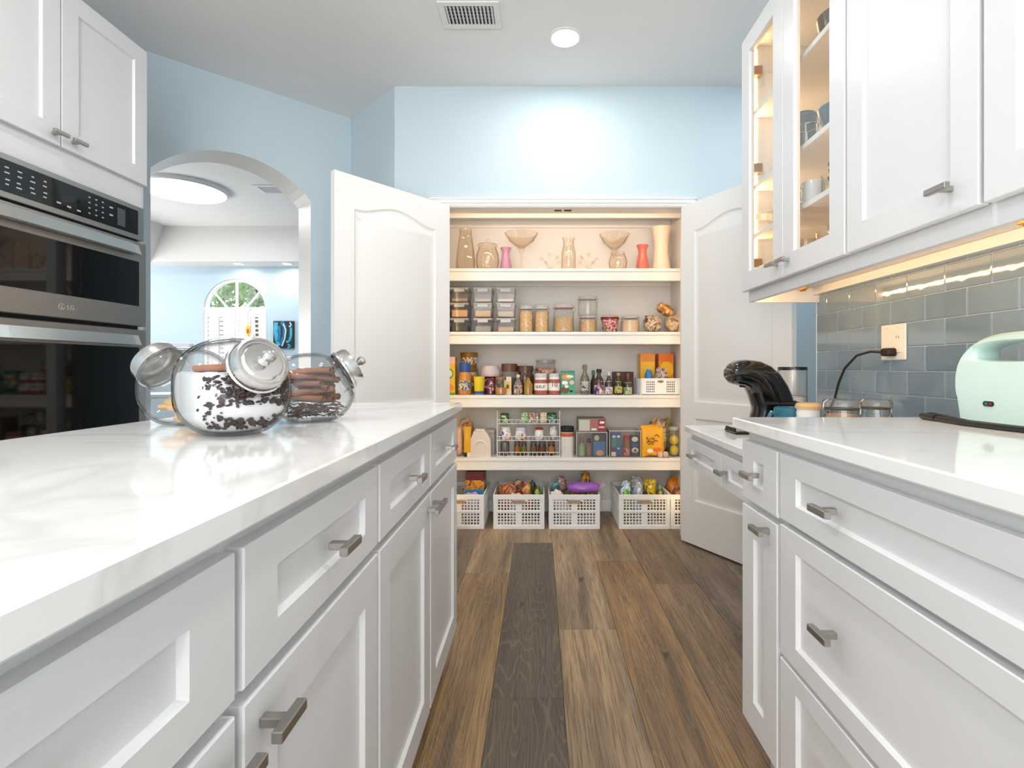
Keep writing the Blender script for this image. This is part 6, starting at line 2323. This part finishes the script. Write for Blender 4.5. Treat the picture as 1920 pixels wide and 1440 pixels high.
ilo = il.build('indicator_window', M_DARK, ma, smooth=False)
MB().box(-.0406, -.0400, YO + .001, YO + .009, .045, .051).build('green_lamp', pm('lamp_green', '#1c7a54', .3), ilo, smooth=False)
MB().box(-.0406, -.0400, YO - .010, YO - .002, .045, .051).build('red_lamp', pm('lamp_red', '#8c1c1c', .3), ilo, smooth=False)
MB().box(-.0455, .0455, -.0012, .0012, .0, .118).build('seam', pm('mint_seam', '#9cc8bc', .4), ma, smooth=False) if False else None
# its cord, looped on the worktop
kc = thing('power_cord', 'black flat cord lying on the worktop before the mint sandwich maker', 'cord', (0, 0, ZT_))
zc_ = .0066
M_CORD = pm('cord_black', '#0c0c0c', .4)
MB().tube([(.985, .86, zc_), (.965, .98, zc_), (.955, 1.06, zc_), (.952, 1.15, zc_), (.957, 1.22, zc_ + .004), (.972, 1.285, zc_ + .006), (.965, 1.30, zc_ + .002)], .0064, 8).build('cable', M_CORD, kc)
MB().tube([(.960, 1.302, .008), (.953, 1.275, .008), (.950, 1.245, .008)], .008, 8).build('strain_relief', M_CORD, kc)
MB().tube([(.950, 1.245, .0066), (.938, 1.16, .0066), (.945, 1.06, .0066), (.962, .96, .0066), (.99, .82, .0066)], .0064, 8).build('cable', M_CORD, kc)

# ================================================================== INSIDE THE GLASS CABINET
def cyl_at(u, Y):
    return px(u, Y)
NAVY = pm('slate_glaze', '#5d7382', .3, coat=.3, var=.05)
GREYM = pm('pewter', '#8e8a84', .25, .8, var=.05)
MUGW = pm('mug_white', '#d9dadb', .3, coat=.2)
def cab_pot(name, label, cat, x, y, z, r, h, mat, shape='can', handle_=False, group=None):
    t = thing(name, label, cat, (x, y, z + .0005), group=group)
    if shape == 'bowl':
        MB().lathe([(0, 0), (r * .45, 0), (r * .5, .006), (r * .9, h * .6), (r, h), (r * .95, h), (r * .8, h * .55), (0, .01)], 26).build('bowl', mat, t)
    else:
        MB().lathe([(0, 0), (r * .92, 0), (r, .006), (r, h - .002), (r * .97, h), (r * .92, h - .003), (r * .92, .008), (0, .006)], 26).build('cup', mat, t)
    if handle_:
        MB().tube([(-r * .95, 0, h * .80), (-r * 1.5, 0, h * .80), (-r * 1.65, 0, h * .5), (-r * 1.4, 0, h * .24), (-r * .95, 0, h * .2)], .006, 8).build('handle', mat, t)
    return t
ZA, ZB_, ZC_, ZF = 2.094, 1.790, 1.590, 1.388
cab_pot('serving_bowl', 'pewter bowl on the top shelf of the glass cabinet', 'bowl', 1.00, 1.70, ZA, .085, .10, GREYM, 'bowl')
t = cab_pot('canister', 'slate blue canister on the middle shelf of the glass cabinet', 'canister', .975, 1.925, ZB_, .048, .185, NAVY)
MB().lathe([(.049, .17), (.051, .176), (.049, .182)], 26).build('rim', NAVY, t)
t = thing('wire_caddy', 'small nickel wire caddy before the slate blue canister', 'caddy', (.925, 1.80, ZB_ + .0005))
w = MB()
w.tube([(.038 * math.cos(2 * PI * k / 20), .038 * math.sin(2 * PI * k / 20), .085) for k in range(20)], .0028, 6, closed=True)
w.tube([(.038 * math.cos(2 * PI * k / 20), .038 * math.sin(2 * PI * k / 20), .004) for k in range(20)], .0028, 6, closed=True)
for k in range(6):
    a = 2 * PI * k / 6
    w.tube([(.038 * math.cos(a), .038 * math.sin(a), .004), (.038 * math.cos(a), .038 * math.sin(a), .085)], .0022, 6)
w.build('wire', pm('nickel_bright', '#c9ccd0', .2, 1.0), t)
cab_pot('serving_bowl', 'slate blue bowl on the middle shelf of the glass cabinet', 'bowl', .975, 1.66, ZB_, .078, .085, NAVY, 'bowl')
for i, (x, y, lb) in enumerate(((.95, 1.90, 'white glazed mug with its handle out, behind the other plain mug'), (.935, 1.775, 'white glazed mug with its handle out, nearer the lettered mug'))):
    cab_pot('mug', lb, 'mug', x, y, ZC_, .037, .085, MUGW, handle_=True, group='white mugs in the glass cabinet')
cab_pot('tumbler', 'clear tumbler between the white mugs and the lettered mug', 'glass', .95, 1.685, ZC_, .033, .08, M_CLEAR)
t = cab_pot('mug', 'cream mug with three rows of black lettering in the glass cabinet', 'mug', .93, 1.575, ZC_, .042, .105, pm('mug_cream', '#f3ebe0', .3))
for j, s in enumerate(('CU', 'YIS', 'YFA')):
    text_mesh('lettering', s, .020, M_DARK, t, Matrix(((0, 0, -1, -.0435), (-1, 0, 0, .006), (0, 1, 0, .075 - .022 * j), (0, 0, 0, 1))), .0012)
cab_pot('mug', 'clear glass cup with handle by the vertical LED strip', 'cup', .95, 2.03, ZC_, .036, .075, M_GLASSW, handle_=True)
cab_pot('tumbler', 'pale grey beaker beside the clear glass cup', 'glass', .965, 1.955 + .02, ZC_, .03, .08, pm('beaker_grey', '#b9c4cc', .3)) if False else None
cab_pot('tumbler', 'small dark navy beaker alone on the middle shelf behind the first glass door', 'glass', .945, 2.02 - .03, ZB_, .024, .06, pm('beaker_navy', '#3c4660', .3)) if False else None
for i, (x, y) in enumerate(((.95, 1.86), (.97, 1.75), (.95, 1.64))):
    t = thing('stem_glass', ['clear stemmed glass on the cabinet floor, farthest from the solid door', 'clear stemmed glass on the cabinet floor, between two others', 'clear stemmed glass on the cabinet floor, next to the solid door'][i], 'glass', (x, y, ZF + .0005), group='stemmed glasses in the glass cabinet')
    MB().lathe([(0, 0), (.03, 0), (.03, .002), (.005, .008), (.004, .045), (.012, .052), (.034, .075), (.036, .11), (.034, .11), (.032, .078), (.010, .056), (0, .054)], 24).build('goblet', M_GLASSW, t)
